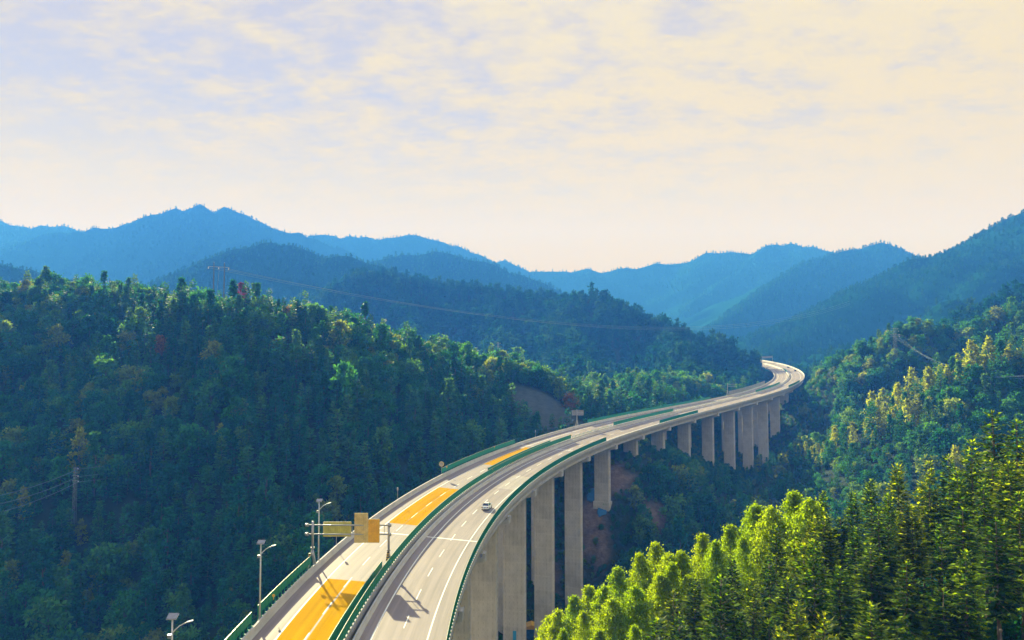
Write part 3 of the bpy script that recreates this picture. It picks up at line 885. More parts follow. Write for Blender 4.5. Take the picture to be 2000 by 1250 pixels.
# ------------------------------------------------------------------ street lamps
def street_lamp(s, label, H=10.2):
    base = road(s, -13.0, 0.55)
    root = empty('street_lamp', base); tag(root, label, 'street lamp', 'solar street lamps on the left parapet')
    MB().box((0.15, 0, -0.1), (0.75, 0.5, 0.16)).box((0.0, 0, 0.05), (0.38, 0.38, 0.18)).build('base_plate', M['steel'], root)
    MB().tube([(0, 0, 0.1), (0, 0, H)], [0.135, 0.075], 10).build('pole', M['lamp_pole'], root, smooth=True)
    arm = [(0, 0, H - 1.45), (0.27, 0, H - 1.12), (0.68, 0, H - 0.74), (1.14, 0, H - 0.48), (1.52, 0, H - 0.34)]
    MB().tube(arm, [0.06, 0.055, 0.05, 0.045, 0.04], 8).build('arm', M['lamp_pole'], root, smooth=True)
    hd = MB()
    hd.v = [Vector(p) for p in ((1.42, -0.11, H - 0.40), (2.02, -0.14, H - 0.24), (2.02, 0.14, H - 0.24), (1.42, 0.11, H - 0.40), (1.42, -0.09, H - 0.30), (2.00, -0.11, H - 0.15), (2.00, 0.11, H - 0.15), (1.42, 0.09, H - 0.30))]
    hd.f = [(0, 3, 2, 1), (4, 5, 6, 7), (0, 1, 5, 4), (1, 2, 6, 5), (2, 3, 7, 6), (3, 0, 4, 7)]
    hd.build('lamp_head', M['lamp_pole'], root)
    T = Matrix.Translation((0.0, 0, H + 0.22)) @ Matrix.Rotation(math.radians(28), 4, 'X')
    sp_ = MB().box((0, 0, 0), (0.95, 0.75, 0.06), M=T).build('solar_panel', M['solar'], root)
    MB().box((0, 0, -0.06), (1.0, 0.80, 0.04), M=T).build('panel_frame', M['lamp_pole'], sp_)
    MB().box((-0.24, 0, H - 1.72), (0.34, 0.30, 0.36)).build('battery_box', M['steel'], root)
    return root


street_lamp(-39.4, 'solar street lamp cut off by the bottom edge, only its head showing')
street_lamp(-11.5, 'solar street lamp standing between two green fence runs on left parapet')
street_lamp(15.8, 'solar street lamp standing just behind the sign gantry post')

# ------------------------------------------------------------------ big sign gantry
GY = 130.0
gl, gr = road(13.5, -13.3, 0.3), road(16.0, -0.95, 1.0)
groot = empty('sign_gantry', gl)
tag(groot, 'steel sign gantry over the left carriageway with olive and yellow sign backs', 'sign gantry')
def gput(mb, name, mat, parent=None, smooth=False):
    m = mb
    m.v = [v - gl for v in m.v]
    return m.build(name, mat, parent or groot, smooth=smooth)
topL, topR = pt(599.5, 1018, gl.y), pt(761, 1020, gr.y)
def hz(pL, pR):
    return pt(599.5, pL, gl.y), pt(761, pR, gr.y)
b1 = hz(1025.5, 1026.0); b2 = hz(1043.3, 1043.7)
gput(MB().tube([(gl.x, gl.y, topL.z - 4.6), (gl.x, gl.y, topL.z)], 0.20, 12), 'column', M['steel'], smooth=True)
for dx, dy in ((-0.65, -0.5), (0.75, -0.3), (0.1, 0.7)):
    gput(MB().tube([(gl.x + dx, gl.y + dy, gl.z - 0.3), (gl.x, gl.y, topL.z - 4.3)], [0.17, 0.13], 10), 'leg', M['steel'], smooth=True)
gput(MB().tube([(gr.x, gr.y, topR.z - 4.9), (gr.x, gr.y, topR.z)], 0.20, 12), 'column', M['steel'], smooth=True)
for dx, dy in ((-0.25, -0.35), (0.45, 0.2), (-0.1, 0.5)):
    gput(MB().tube([(gr.x + dx, gr.y + dy, gr.z - 0.2), (gr.x, gr.y, topR.z - 4.6)], [0.16, 0.14], 10), 'leg', M['steel'], smooth=True)
for a_, b_ in (b1, b2):
    gput(MB().tube([a_, b_], 0.115, 10), 'beam', M['steel'], smooth=True)
    for e in (a_, b_):
        gput(MB().tube([e - Vector((0.28, 0, 0)), e + Vector((0.28, 0, 0))], 0.24, 12).tube([e + Vector((0, 0, -0.24)), e + Vector((0, 0, 0.24))], 0.30, 12), 'collar', M['steel'], smooth=True)
for z_ in (topL.z - 4.4, ):
    gput(MB().tube([(gl.x, gl.y, z_ - 0.12), (gl.x, gl.y, z_ + 0.12)], 0.34, 12), 'flange', M['steel'])
    gput(MB().tube([(gr.x, gr.y, topR.z - 4.8), (gr.x, gr.y, topR.z - 4.55)], 0.33, 12), 'flange', M['steel'])
for f_ in (0.055, 0.15, 0.55, 0.935):
    a_ = b1[0].lerp(b1[1], f_); b_ = b2[0].lerp(b2[1], f_)
    gput(MB().tube([a_, b_], 0.05, 6), 'strut', M['steel'])
# hazard wraps low on the legs
for c_, n_ in ((gl + Vector((-0.5, -0.4, 0.9)), 4), (gr + Vector((-0.2, -0.3, 0.75)), 4)):
    for k in range(n_ * 2):
        z0 = c_.z + k * 0.19
        gput(MB().tube([(c_.x + 0.006 * k * 4, c_.y, z0), (c_.x + 0.02 * (k + 1), c_.y, z0 + 0.19)], 0.215, 10), 'hazard_band', M['black'] if k % 2 else M['yellow_thing'])
def sign(x0, y0, x1, y1, Y, mat, label, ribs, n_grid=0):
    A, B = pt(x0, y1, Y), pt(x1, y0, Y)
    c = (A + B) / 2; wd, ht = B.x - A.x, B.z - A.z
    s = gput(MB().box((c.x, Y + 0.26, c.z), (wd, 0.04, ht)), 'sign_board', mat)
    s['label'] = label
    for i in range(ribs):
        x = A.x + (i + 0.5) / ribs * wd
        gput(MB().box((x, Y + 0.19, c.z), (0.055, 0.09, ht * 0.985)), 'rib', mat, s)
    for i in range(n_grid):
        z = B.z - (i + 0.6) * ht * 0.095
        gput(MB().box((c.x, Y + 0.135, z), (wd * 0.96, 0.03, 0.06)), 'crossbar', mat, s)
    gput(MB().box((c.x, Y + 0.27, B.z + 0.03), (wd + 0.06, 0.10, 0.06)).box((c.x, Y + 0.27, A.z - 0.03), (wd + 0.06, 0.10, 0.06)).box((A.x - 0.03, Y + 0.27, c.z), (0.06, 0.10, ht)).box((B.x + 0.03, Y + 0.27, c.z), (0.06, 0.10, ht)), 'board_frame', M['sign_back_tan'], s)
    return s
ymid = (gl.y + gr.y) / 2
sign(631, 1020.5, 685, 1048, ymid, M['sign_back'], 'olive ribbed back of the wide sign', 12)
sign(692, 1003.5, 717.5, 1060, ymid, M['sign_back_tan'], 'tan ribbed back of the tall sign', 6, 3)
sign(718.5, 1015, 740.5, 1060, ymid, M['sign_back_yellow'], 'yellow orange back of the tall sign', 7)

# cantilever signs farther along
def cantilever(base, px_post, x0, y0, x1, y1, top, label, Y, bars=False, second=None):
    root = empty('cantilever_sign', base); tag(root, label, 'road sign')
    T = pt(px_post, top, Y)
    def q(mb, name, mat, par=None):
        mb.v = [v - base for v in mb.v]; return mb.build(name, mat, par or root)
    hgt = T.z - base.z
    q(MB().tube([(base.x, base.y, T.z - hgt * 0.62), (base.x, base.y, T.z)], 0.20, 8), 'column', M['steel'])
    for dx, dy in ((-0.8, 0), (0.8, 0.3), (0, -0.7)):
        q(MB().tube([(base.x + dx, base.y + dy, base.z - 0.4), (base.x, base.y, T.z - hgt * 0.55)], 0.15, 6), 'leg', M['steel'])
    A, B = pt(x0, y1, Y), pt(x1, y0, Y)
    if bars:
        for z in (B.z, A.z):
            q(MB().tube([(base.x, base.y, z), (B.x, base.y, z)], 0.12, 6), 'beam', M['steel'])
    else:
        c = (A + B) / 2
        s = q(MB().box((c.x, base.y + 0.2, c.z), (B.x - A.x, 0.06, B.z - A.z)), 'sign_board', M['grey_panel'])
        n = 9
        for i in range(n):
            q(MB().box((A.x + (i + 0.5) / n * (B.x - A.x), base.y + 0.1, c.z), (0.10, 0.12, B.z - A.z)), 'rib', M['steel'], s)
        q(MB().tube([(base.x, base.y, c.z), (B.x, base.y, c.z)], 0.12, 6), 'beam', M['steel'])
    return root
cb = road(229, -13.3, 0.3); cantilever(cb, 1114.5, 1117, 801, 1140, 811.5, 799.5, 'grey cantilever road sign seen from behind beside the rock cut', cb.y)
cb = road(434, -13.3, 0.3); cantilever(cb, 1419.5, 1419.5, 750.5, 1438, 754.5, 749, 'bare two-arm sign mast by the far left parapet', cb.y, bars=True)
# far portal across the road after the bend
cb = road(858, 13.2, 0.2)
fr = empty('sign_gantry', cb); tag(fr, 'far grey sign gantry across the road where it vanishes', 'sign gantry')
L_ = road(858, -1.0, 0.2)
def q2(mb, name, mat):
    mb.v = [v - cb for v in mb.v]; return mb.build(name, mat, fr)
q2(MB().tube([cb, cb + Vector((0, 0, 7.6))], 0.25, 8), 'column', M['steel'])
q2(MB().tube([L_, L_ + Vector((0, 0, 7.6))], 0.25, 8), 'column', M['steel'])
q2(MB().tube([cb + Vector((0, 0, 7.2)), L_ + Vector((0, 0, 7.2))], 0.2, 6).tube([cb + Vector((0, 0, 5.4)), L_ + Vector((0, 0, 5.4))], 0.2, 6), 'beam', M['steel'])
d_ = cb - L_
for k in range(8):
    q2(MB().box(tuple(L_ + d_ * ((k + 0.5) / 8) + Vector((0, -0.2, 6.3))), (d_.length / 8 * 0.96, 0.08, 2.4), math.atan2(d_.y, d_.x)), 'panel', M['grey_panel'])

# round sign and camera posts
rb = road(100.5, -12.95, 0.9)
rs = empty('round_sign', rb); tag(rs, 'round road sign seen from behind on a thin post by the parapet', 'road sign')
MB().tube([(0, 0, -0.3), (0, 0, 2.5)], 0.05, 8).build('post', M['steel'], rs)
MB().tube([(0, -0.03, 2.9), (0, 0.03, 2.9)], 0.72, 24).build('disc', M['sign_back_tan'], rs)
MB().tube([(0, -0.05, 2.9), (0, -0.035, 2.9)], [0.55, 0.55], 24).build('backing_ring', M['steel'], rs)
MB().box((0, -0.07, 2.9), (0.9, 0.05, 0.08)).build('clamp', M['steel'], rs)
for s, lab in ((25.5, 'thin camera post on the left parapet under the olive sign'), (66, 'thin camera post on the left parapet beyond the gantry'), (186, 'tiny far marker post on the left parapet before the cantilever sign')):
    cb = road(s, -12.9, 0.9)
    r_ = empty('camera_post', cb); tag(r_, lab, 'camera post', 'camera posts on the left parapet')
    MB().tube([(0, 0, -0.3), (0, 0, 2.6)], 0.06, 8).build('post', M['steel'], r_)
    MB().box((0, -0.05, 2.45), (0.30, 0.42, 0.62)).build('camera_box', M['steel'], r_)
    MB().tube([(0.12, -0.2, 0.4), (0.45, -0.3, 0.1)], 0.05, 6).build('bracket', M['steel'], r_)
# orange delineators on the fences
for s, o, h, lab in ((-7.5, -12.45, 2.5, 'yellow reflector on the left fence near the street lamp'), (104, -12.6, 2.4, 'yellow reflector at the start of the teal left fence'), (146, -12.6, 2.5, 'yellow reflector midway on the teal left fence'), (192.5, -0.48, 2.2, 'orange reflector at the far end of the longest median fence'), (-9, -0.6, 2.0, 'small orange reflector on the median fence near the bottom'),
                     (109, -0.5, 2.2, 'orange reflector on median fence by the dark post'), (150, 12.5, 2.0, 'yellow reflector on the right outer fence')):
    c_ = road(s, o, h)
    r_ = empty('reflector', c_); tag(r_, lab, 'reflector', 'reflectors on the green fences')
    MB().tube([(0, -0.05, 0.1), (0, -0.02, 0.1)], 0.22, 10).build('disc', M['yellow_thing'], r_)
    MB().box((0, 0, -0.2), (0.06, 0.06, 0.6)).build('stem', M['yellow_thing'], r_)
c_ = road(107.5, -1.35, 1.0)
MBt = MB().box((0, 0, 0.9), (0.16, 0.16, 1.8)).box((0, 0, 1.85), (0.24, 0.24, 0.10))
tag(MBt.build('marker_post', M['black'], None, c_), 'dark marker post at the start of the doubled median fence', 'marker post')

# ------------------------------------------------------------------ cars
def car(s, o, paint, label):
    base = road(s, o, 0.02)
    root = empty('car', base, -road_th(s))
    tag(root, label, 'car')
    # body: cross-sections along y (front is +y)
    W = 0.90
    secs = [(-2.30, 0.42, 0.72, 0.80), (-2.22, 0.34, 0.92, 0.86), (-1.95, 0.26, 0.98, 0.90), (-1.2, 0.22, 0.96, 0.91), (0.0, 0.22, 0.93, 0.91), (1.0, 0.22, 0.90, 0.91), (1.6, 0.24, 0.84, 0.89), (2.1, 0.30, 0.74, 0.82), (2.28, 0.40, 0.60, 0.70)]
    V, f = [], []
    for y, zl, zh, w_ in secs:
        V += [(-w_ * 0.94, y, zl), (-w_, y, (zl + zh) / 2), (-w_ * 0.93, y, zh), (w_ * 0.93, y, zh), (w_, y, (zl + zh) / 2), (w_ * 0.94, y, zl)]
    n = 6
    for i in range(len(secs) - 1):
        for j in range(n):
            j2 = (j + 1) % n
            f.append((i * n + j, i * n + j2, (i + 1) * n + j2, (i + 1) * n + j))
    f.append(tuple(range(n))[::-1]); f.append(tuple((len(secs) - 1) * n + j for j in range(n)))
    link('body', mesh('body', V, f, paint, smooth=False), root)
    cab = [(-1.75, 0.95, 0.80), (-1.05, 1.40, 0.62), (-0.5, 1.46, 0.60), (0.25, 1.44, 0.60), (1.15, 0.90, 0.80)]
    V, f = [], []
    for y, z, w_ in cab: V += [(-w_, y, z), (w_, y, z)]
    for y, z, w_ in cab: V += [(-0.84, y, 0.88), (0.84, y, 0.88)]
    for i in range(4):
        a = i * 2
        f.append((a, a + 1, a + 3, a + 2)); f.append((a, a + 2, 10 + a + 2, 10 + a)); f.append((a + 1, 10 + a + 1, 10 + a + 3, a + 3))
    link('cabin_glass', mesh('cabin_glass', V, f, M['glass']), root)
    MB().box((0, -0.40, 1.455), (1.18, 1.25, 0.05)).build('roof', paint, root)
    for sx in (-1, 1):
        MB().tube([(sx * 0.80, -1.75, 0.97), (sx * 0.62, -1.02, 1.42)], 0.05, 6).tube([(sx * 0.61, 0.24, 1.45), (sx * 0.80, 1.12, 0.92)], 0.05, 6).tube([(sx * 0.71, -0.35, 0.92), (sx * 0.61, -0.40, 1.45)], 0.045, 6).build('pillar', paint, root)
        MB().box((sx * 1.0, 0.85, 0.98), (0.20, 0.14, 0.14)).build('mirror', paint, root)
        MB().box((sx * 0.66, -2.27, 0.74), (0.34, 0.14, 0.17)).build('tail_light', M['red'], root)
        MB().box((sx * 0.62, 2.22, 0.60), (0.34, 0.12, 0.14)).build('headlight', M['insulator'], root)
        for wy in (-1.38, 1.42):
            wl = MB().tube([(sx * 0.74, wy, 0.32), (sx * 0.93, wy, 0.32)], 0.32, 16).build('wheel', M['tyre'], root)
            MB().tube([(sx * 0.90, wy, 0.32), (sx * 0.945, wy, 0.32)], 0.20, 12).build('rim', M['alloy'], wl)
    MB().box((0, -2.32, 0.42), (1.5, 0.10, 0.20)).build('bumper', paint, root)
    MB().box((0, -2.31, 0.72), (0.50, 0.05, 0.13)).build('number_plate', M['plate_blue'], root)
    return root
car(70, 7.9, M['car_white'], 'white sedan driving away on the right carriageway')
car(764, 8.6, M['car_blue'], 'farther dark blue car inside the last bend')
car(711, 8.6, M['car_blue'], 'nearer dark blue car inside the last bend')

# ------------------------------------------------------------------ tree shapes
def blades_arr(base, dirv, side, length, width):
    """diamond leaf blades (two triangles each): n x 3 arrays in, verts (4n) and tris (2n) out"""
    n = len(base)
    tip = base + dirv * length[:, None]
    midp = base + dirv * (length * 0.45)[:, None]
    l = midp - side * (width / 2)[:, None]; r = midp + side * (width / 2)[:, None]
    v = np.stack([base, l, tip, r], 1).reshape(-1, 3)
    i = np.arange(n) * 4
    q = np.stack([i, i + 1, i + 2, i + 3], 1)
    return v, q


def unit(a): return a / (np.linalg.norm(a, axis=1, keepdims=True) + 1e-9)


def rand_dirs(g, n):
    return unit(g.normal(size=(n, 3)))


def trunk_mesh(name, H, r0, mat, g, limbs=(), wob=0.15, nseg=6, n=7):
    mb = MB()
    pts = [(g.normal() * wob * (k / nseg), g.normal() * wob * (k / nseg), H * k / nseg) for k in range(nseg + 1)]
    pts[0] = (0, 0, -1.5)
    mb.tube(pts, [r0 * (1 - 0.92 * k / nseg) for k in range(nseg + 1)], n)
    for a, b, r in limbs:
        a = Vector(a); b = Vector(b)
        mb.tube([a, a.lerp(b, 0.5) + Vector((0, 0, 0.15 * (b - a).length * 0.3)), b], [r, r * 0.7, r * 0.3], 5)
    return mb.mesh(name, mat, True)


def fir(seed, H, lmax, start, dens=1.0, leaf=1.0, mat=None, droop=0.0, step=0.42, gap=0.1):
    """Chinese fir: whorls of branches carrying flat sprays of needles"""
    g = np.random.default_rng(seed)
    B, D, S, L, W = [], [], [], [], []
    TI = []
    limbs = []
    z = H * start
    while z < H - 0.15:
        t = (z - H * start) / (H * (1 - start))
        nb = max(3, int(round((5.5 if t < 0.85 else 4) * dens)))
        ph = g.uniform(0, 6.28)
        for k in range(nb):
            if g.random() < gap: continue
            az = ph + 6.283 * k / nb + g.normal() * 0.2
            prof = (1 - t) ** 0.75 * (0.35 + 0.65 * min(1, t / 0.16 + 0.25))
            bl = lmax * prof * g.uniform(0.65, 1.15) + 0.28
            el = -0.30 - droop + 0.85 * t ** 1.1 + g.normal() * 0.10
            d = np.array([math.cos(az) * math.cos(el), math.sin(az) * math.cos(el), math.sin(el)])
            side = np.array([-math.sin(az), math.cos(az), 0.0]); upv = np.cross(d, side) * -1
            if bl > 0.9: limbs.append(((0, 0, z), (d[0] * bl, d[1] * bl, z + d[2] * bl), 0.035))
            u = 0.22
            while u < bl:
                c = np.array([0, 0, z]) + d * u + np.array([0, 0, 0.06 * u * u / lmax])
                fr_ = u / bl
                tw = (0.55 * (1 - 0.55 * fr_) + 0.12) * leaf * min(1.0, 0.35 + bl / 2)
                for sg in (-1, 1):
                    dd = d * 0.62 + side * sg * 0.78 + upv * g.normal() * 0.22 + np.array([0, 0, -0.10 + g.normal() * 0.18])
                    B.append(c); D.append(dd); S.append(np.cross(dd, upv + g.normal(size=3) * 0.35)); L.append(tw * 1.1 * g.uniform(0.75, 1.25)); W.append(0.23 * leaf * g.uniform(0.8, 1.3))
                if g.random() < 0.6:
                    dd = d + upv * 0.5 + g.normal(size=3) * 0.3
                    B.append(c); D.append(dd); S.append(side + g.normal(size=3) * 0.3); L.append(tw * 0.8); W.append(0.16 * leaf)
                u += 0.20 * leaf * g.uniform(0.8, 1.2)
            TI += [1 if (k_ / max(1, len(B) - len(TI))) > 0.62 else 0 for k_ in range(len(B) - len(TI))]  # outer sprays take the brighter, painted-sun tip material
            c = np.array([0, 0, z]) + d * bl
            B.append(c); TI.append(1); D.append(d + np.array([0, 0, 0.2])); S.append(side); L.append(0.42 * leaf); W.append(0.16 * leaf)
        z += step * g.uniform(0.8, 1.2) * (1.0 if t < 0.8 else 0.7)
    for k in range(5):
        B.append(np.array([0, 0, H - 0.3])); a = k * 1.26; D.append(np.array([math.cos(a) * 0.35, math.sin(a) * 0.35, 1.0])); S.append(np.array([-math.sin(a), math.cos(a), 0])); L.append(0.5); W.append(0.12)
    TI += [1] * (len(B) - len(TI))
    v, q = blades_arr(np.array(B), unit(np.array(D)), unit(np.array(S)), np.array(L), np.array(W))
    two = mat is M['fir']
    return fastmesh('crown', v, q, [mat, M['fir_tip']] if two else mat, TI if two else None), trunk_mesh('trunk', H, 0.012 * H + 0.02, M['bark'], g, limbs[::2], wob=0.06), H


def clump_tree(seed, H, rx, z0, shape, ncl, nleaf, cr, leaf, mat, bark, wob=0.25, flat_=1.0, tilt=0.0):
    """leafy tree: clumps of small leaves spread through an uneven crown"""
    g = np.random.default_rng(seed)
    B, D, S, L, W = [], [], [], [], []
    limbs = []
    ph = g.uniform(0, 6.28, 6)
    for k in range(ncl):
        t = g.random() ** 0.9
        if shape == 'ovate': r_env = rx * (math.sin(math.pi * min(1, t) ** 0.66) ** 0.75 * (1 - 0.25 * t) + 0.10)
        elif shape == 'spire': r_env = rx * (1 - t) ** 0.66 * min(1.0, 0.6 + t / 0.25) + 0.05
        elif shape == 'round': r_env = rx * math.sqrt(max(0.03, 1 - (2 * t - 1) ** 2))
        else: r_env = rx * (1 - t) ** 0.8 + 0.2
        az = g.uniform(0, 6.283)
        lob = 1 + wob * (math.sin(3 * az + ph[0] + 5 * t) + 0.7 * math.sin(5 * az + ph[1] - 9 * t))
        rr = r_env * lob * math.sqrt(g.uniform(0.10, 1.0))
        z = z0 + (H - z0) * t
        c = np.array([rr * math.cos(az) + tilt * (z - z0), rr * math.sin(az), z])
        n = int(nleaf * g.uniform(0.6, 1.3))
        off = g.normal(size=(n, 3)) * cr * (0.45 + 0.55 * min(1.0, r_env / rx)) * g.uniform(0.7, 1.25) * np.array([1, 1, 0.75 * flat_])
        dd = rand_dirs(g, n); dd[:, 2] -= 0.15
        B.append(c + off); D.append(unit(dd)); S.append(rand_dirs(g, n)); L.append(leaf * g.uniform(0.7, 1.3, n)); W.append(leaf * 0.62 * g.uniform(0.7, 1.3, n))
        if k % max(1, ncl // 10) == 0:
            limbs.append(((tilt * (z - z0) * 0.6, 0, max(z0 * 0.7, z - r_env * 0.9)), tuple(c), 0.012 * H * 0.4))
    B, D, S, L, W = (np.concatenate(a) for a in (B, D, S, L, W))
    S = unit(np.cross(D, S))
    v, q = blades_arr(B, D, S, L, W)
    return fastmesh('crown', v, q, mat), trunk_mesh('trunk', H * 0.9, 0.014 * H + 0.02, bark, g, limbs, wob=0.12), H


# foreground kinds
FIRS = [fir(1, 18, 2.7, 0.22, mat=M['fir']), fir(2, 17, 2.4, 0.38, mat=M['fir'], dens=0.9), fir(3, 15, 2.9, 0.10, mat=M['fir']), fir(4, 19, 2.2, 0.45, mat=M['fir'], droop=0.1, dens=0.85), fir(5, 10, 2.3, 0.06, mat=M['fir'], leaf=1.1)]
GUMS = [clump_tree(21, 12, 3.1, 1.4, 'spire', 330, 44, 0.40, 0.21, M['gum'], M['bark_pale'], 0.24), clump_tree(22, 13.5, 2.9, 1.6, 'spire', 340, 44, 0.40, 0.21, M['gum'], M['bark_pale'], 0.26), clump_tree(23, 10.5, 3.2, 1.0, 'spire', 330, 44, 0.42, 0.21, M['gum'], M['bark_pale'], 0.26)]
# hillside kinds (crown, trunk, height)
HILL = [
    fir(31, 11, 2.3, 0.10, dens=0.8, leaf=2.2, mat=M['hill_con'], step=0.75),
    fir(32, 12, 2.0, 0.15, dens=0.8, leaf=2.2, mat=M['hill_con'], step=0.8),
    clump_tree(33, 9, 3.1, 1.5, 'round', 46, 20, 0.62, 0.85, M['hill_brd'], M['bark'], 0.22),
    clump_tree(34, 10, 2.7, 2.0, 'round', 42, 20, 0.60, 0.85, M['hill_brd'], M['bark'], 0.25),
    clump_tree(35, 8, 3.4, 1.0, 'round', 48, 20, 0.66, 0.9, M['hill_brd'], M['bark'], 0.28),
    clump_tree(36, 11, 2.2, 1.5, 'ovate', 44, 20, 0.50, 0.75, M['gum_far'], M['bark_pale'], 0.15),
    clump_tree(37, 12, 2.4, 1.0, 'cone', 46, 18, 0.50, 0.8, M['hill_con'], M['bark'], 0.2),
]
FAR_KIND = [
    clump_tree(41, 10, 3.0, 0.5, 'round', 22, 10, 1.0, 1.9, M['far_leaf'], M['bark'], 0.25),
    clump_tree(42, 13, 2.4, 0.3, 'cone', 20, 10, 0.9, 1.9, M['far_leaf'], M['bark'], 0.15),
    clump_tree(43, 11, 3.4, 0.5, 'round', 24, 10, 1.1, 2.0, M['far_leaf'], M['bark'], 0.25),
]


def merged(kind, name):
    cr, tk, H = kind
    bm = bmesh.new(); bm.from_mesh(cr); nf = len(bm.faces); bm.from_mesh(tk)
    bm.faces.ensure_lookup_table()
    for f in bm.faces[nf:]: f.material_index = 1
    m = bpy.data.meshes.new(name); bm.to_mesh(m); bm.free()
    m.materials.append(cr.materials[0]); m.materials.append(tk.materials[0])
    return bpy.data.objects.new(name, m)


def proto_collection(kinds, name):
    c = bpy.data.collections.new(name)
    for i, k in enumerate(kinds): c.objects.link(merged(k, '%s_%02d' % (name, i)))
    return c


PC_HILL = proto_collection(HILL, 'hill_tree_shape'); PC_FAR = proto_collection(FAR_KIND, 'far_tree_shape')


def forest(name, label, P, scl, rot, kind, coll):
    m = bpy.data.meshes.new(name)
    m.vertices.add(len(P)); m.vertices.foreach_set('co', np.asarray(P, np.float32).ravel())
    for nm, arr, ty in (('scl', scl, 'FLOAT'), ('rot', rot, 'FLOAT'), ('pick', kind, 'INT')):
        m.attributes.new(nm, ty, 'POINT').data.foreach_set('value', np.asarray(arr, np.int32 if ty == 'INT' else np.float32))
    o = link(name, m)
    ng = bpy.data.node_groups.new(name, 'GeometryNodeTree')
    ng.interface.new_socket('Geometry', in_out='INPUT', socket_type='NodeSocketGeometry')
    ng.interface.new_socket('Geometry', in_out='OUTPUT', socket_type='NodeSocketGeometry')
    N = ng.nodes; Lk = ng.links
    gi = N.new('NodeGroupInput'); go = N.new('NodeGroupOutput')
    ci = N.new('GeometryNodeCollectionInfo'); ci.inputs[0].default_value = coll; ci.inputs['Separate Children'].default_value = True; ci.inputs['Reset Children'].default_value = True
    ip = N.new('GeometryNodeInstanceOnPoints'); ip.inputs['Pick Instance'].default_value = True
    def attr(nm, ty):
        a = N.new('GeometryNodeInputNamedAttribute'); a.data_type = ty; a.inputs[0].default_value = nm; return a.outputs[0]
    cx = N.new('ShaderNodeCombineXYZ')
    Lk.new(attr('rot', 'FLOAT'), cx.inputs[2])
    e2r = N.new('FunctionNodeEulerToRotation'); Lk.new(cx.outputs[0], e2r.inputs[0])
    Lk.new(gi.outputs[0], ip.inputs['Points']); Lk.new(ci.outputs[0], ip.inputs['Instance'])
    Lk.new(attr('pick', 'INT'), ip.inputs['Instance Index']); Lk.new(e2r.outputs[0], ip.inputs['Rotation']); Lk.new(attr('scl', 'FLOAT'), ip.inputs['Scale'])
    Lk.new(ip.outputs[0], go.inputs[0])
    md = o.modifiers.new('trees', 'NODES'); md.node_group = ng
    tag(o, label, 'forest', kind='stuff')
    return o


# what the camera's side of the valley can see: running horizon per bearing
AZN, RN = 480, 300
azs = np.linspace(-0.80, 0.80, AZN); rs = np.linspace(60, 1310, RN)
ga, gr_ = np.meshgrid(azs, rs, indexing='ij')
gxx, gyy = gr_ * np.sin(ga), gr_ * np.cos(ga)
gzz = ground(gxx, gyy)
HOR = np.maximum.accumulate(gzz / gr_, axis=1)


def visible(x, y, z, htop, margin=0.012):
    r = np.hypot(x, y); az = np.arctan2(x, y)
    i = np.clip(np.round((az + 0.80) / 1.6 * (AZN - 1)).astype(int), 0, AZN - 1)
    j = np.clip(((r - 14 - 60) / (1310 - 60) * (RN - 1)).astype(int), 0, RN - 1)
    return (z + htop) / r > HOR[i, j] - margin


def in_frame(x, y, m=0.09): return np.abs(x / np.maximum(y, 1)) < 0.667 + m


def road_dist(x, y):
    d = np.full(x.shape, 1e9)
    for c in range(0, len(x), 20000):
        sl = slice(c, c + 20000)
        d[sl] = np.sqrt(((x[sl, None] - RCX) ** 2 + (y[sl, None] - RCY) ** 2).min(1))
    return d


def scatter(x0, x1, y0, y1, sp, g):
    xs = np.arange(x0, x1, sp); ys = np.arange(y0, y1, sp)
    gx, gy = np.meshgrid(xs, ys)
    x = gx.ravel() + g.uniform(-0.5, 0.5, gx.size) * sp; y = gy.ravel() + g.uniform(-0.5, 0.5, gx.size) * sp
    return x, y


g = np.random.default_rng(5)
x, y = scatter(-420, 520, 130, 640, 4.6, g)
x2, y2 = scatter(-620, 640, 640, 1310, 6.8, g)
x = np.concatenate([x, x2]); y = np.concatenate([y, y2])
k = in_frame(x, y); x, y = x[k], y[k]
z = ground(x, y)
k = visible(x, y, z, 11); x, y, z = x[k], y[k], z[k]
rd = road_dist(x, y); so_, ro_ = soil_mask(x, y)
k = (rd > 15.5) & (so_ < 0.35) & (ro_ < 0.3) & ~((y < 200) & (x > -45))
x, y, z, rd = x[k], y[k], z[k], rd[k]
n1 = fbm(x, y, 60, 3, 401); n2 = fbm(x, y, 22, 2, 402)
u = g.random(len(x))
kind = np.where(n1 + 0.5 * n2 + (u - 0.5) * 1.1 > -0.12, g.choice([0, 1, 6], len(x)), g.choice([2, 3, 4], len(x)))
# yellow-green young trees: leaf colour adds sunlight on the right slopes; few lower left
lit = ((x > 150) & (y < 470) & (y > 300))
kind = np.where(lit & (n1 + 0.4 * n2 > 0.12) & (g.random(len(x)) < 0.6), 5, kind)
kind = np.where((x < -40) & (y < 290) & (g.random(len(x)) < 0.02), 5, kind)
scl = np.clip(np.exp(g.normal(-0.08, 0.30, len(x))), 0.45, 1.75) * (1 + 0.25 * n1)
scl = scl * np.where((rd < 48) & (y > 385) & (y < 575) & (x > np.interp(y, RY, RX)), 0.5, 1.0)
scl = scl * np.where((x > 40) & (x < 180) & (y > 335) & (y < 425), 0.6, 1.0)
pz = np.interp(rd, [0, 1], [0, 1])  # keep crowns off the road
hmax = np.where(rd < 24, np.clip((rd - 12) / 12, 0.25, 1), 1.0)
scl = scl * np.where((y > 500) | (rd < 20), hmax, 1.0)
rot = g.uniform(0, 6.283, len(x))
print('near forest', len(x))
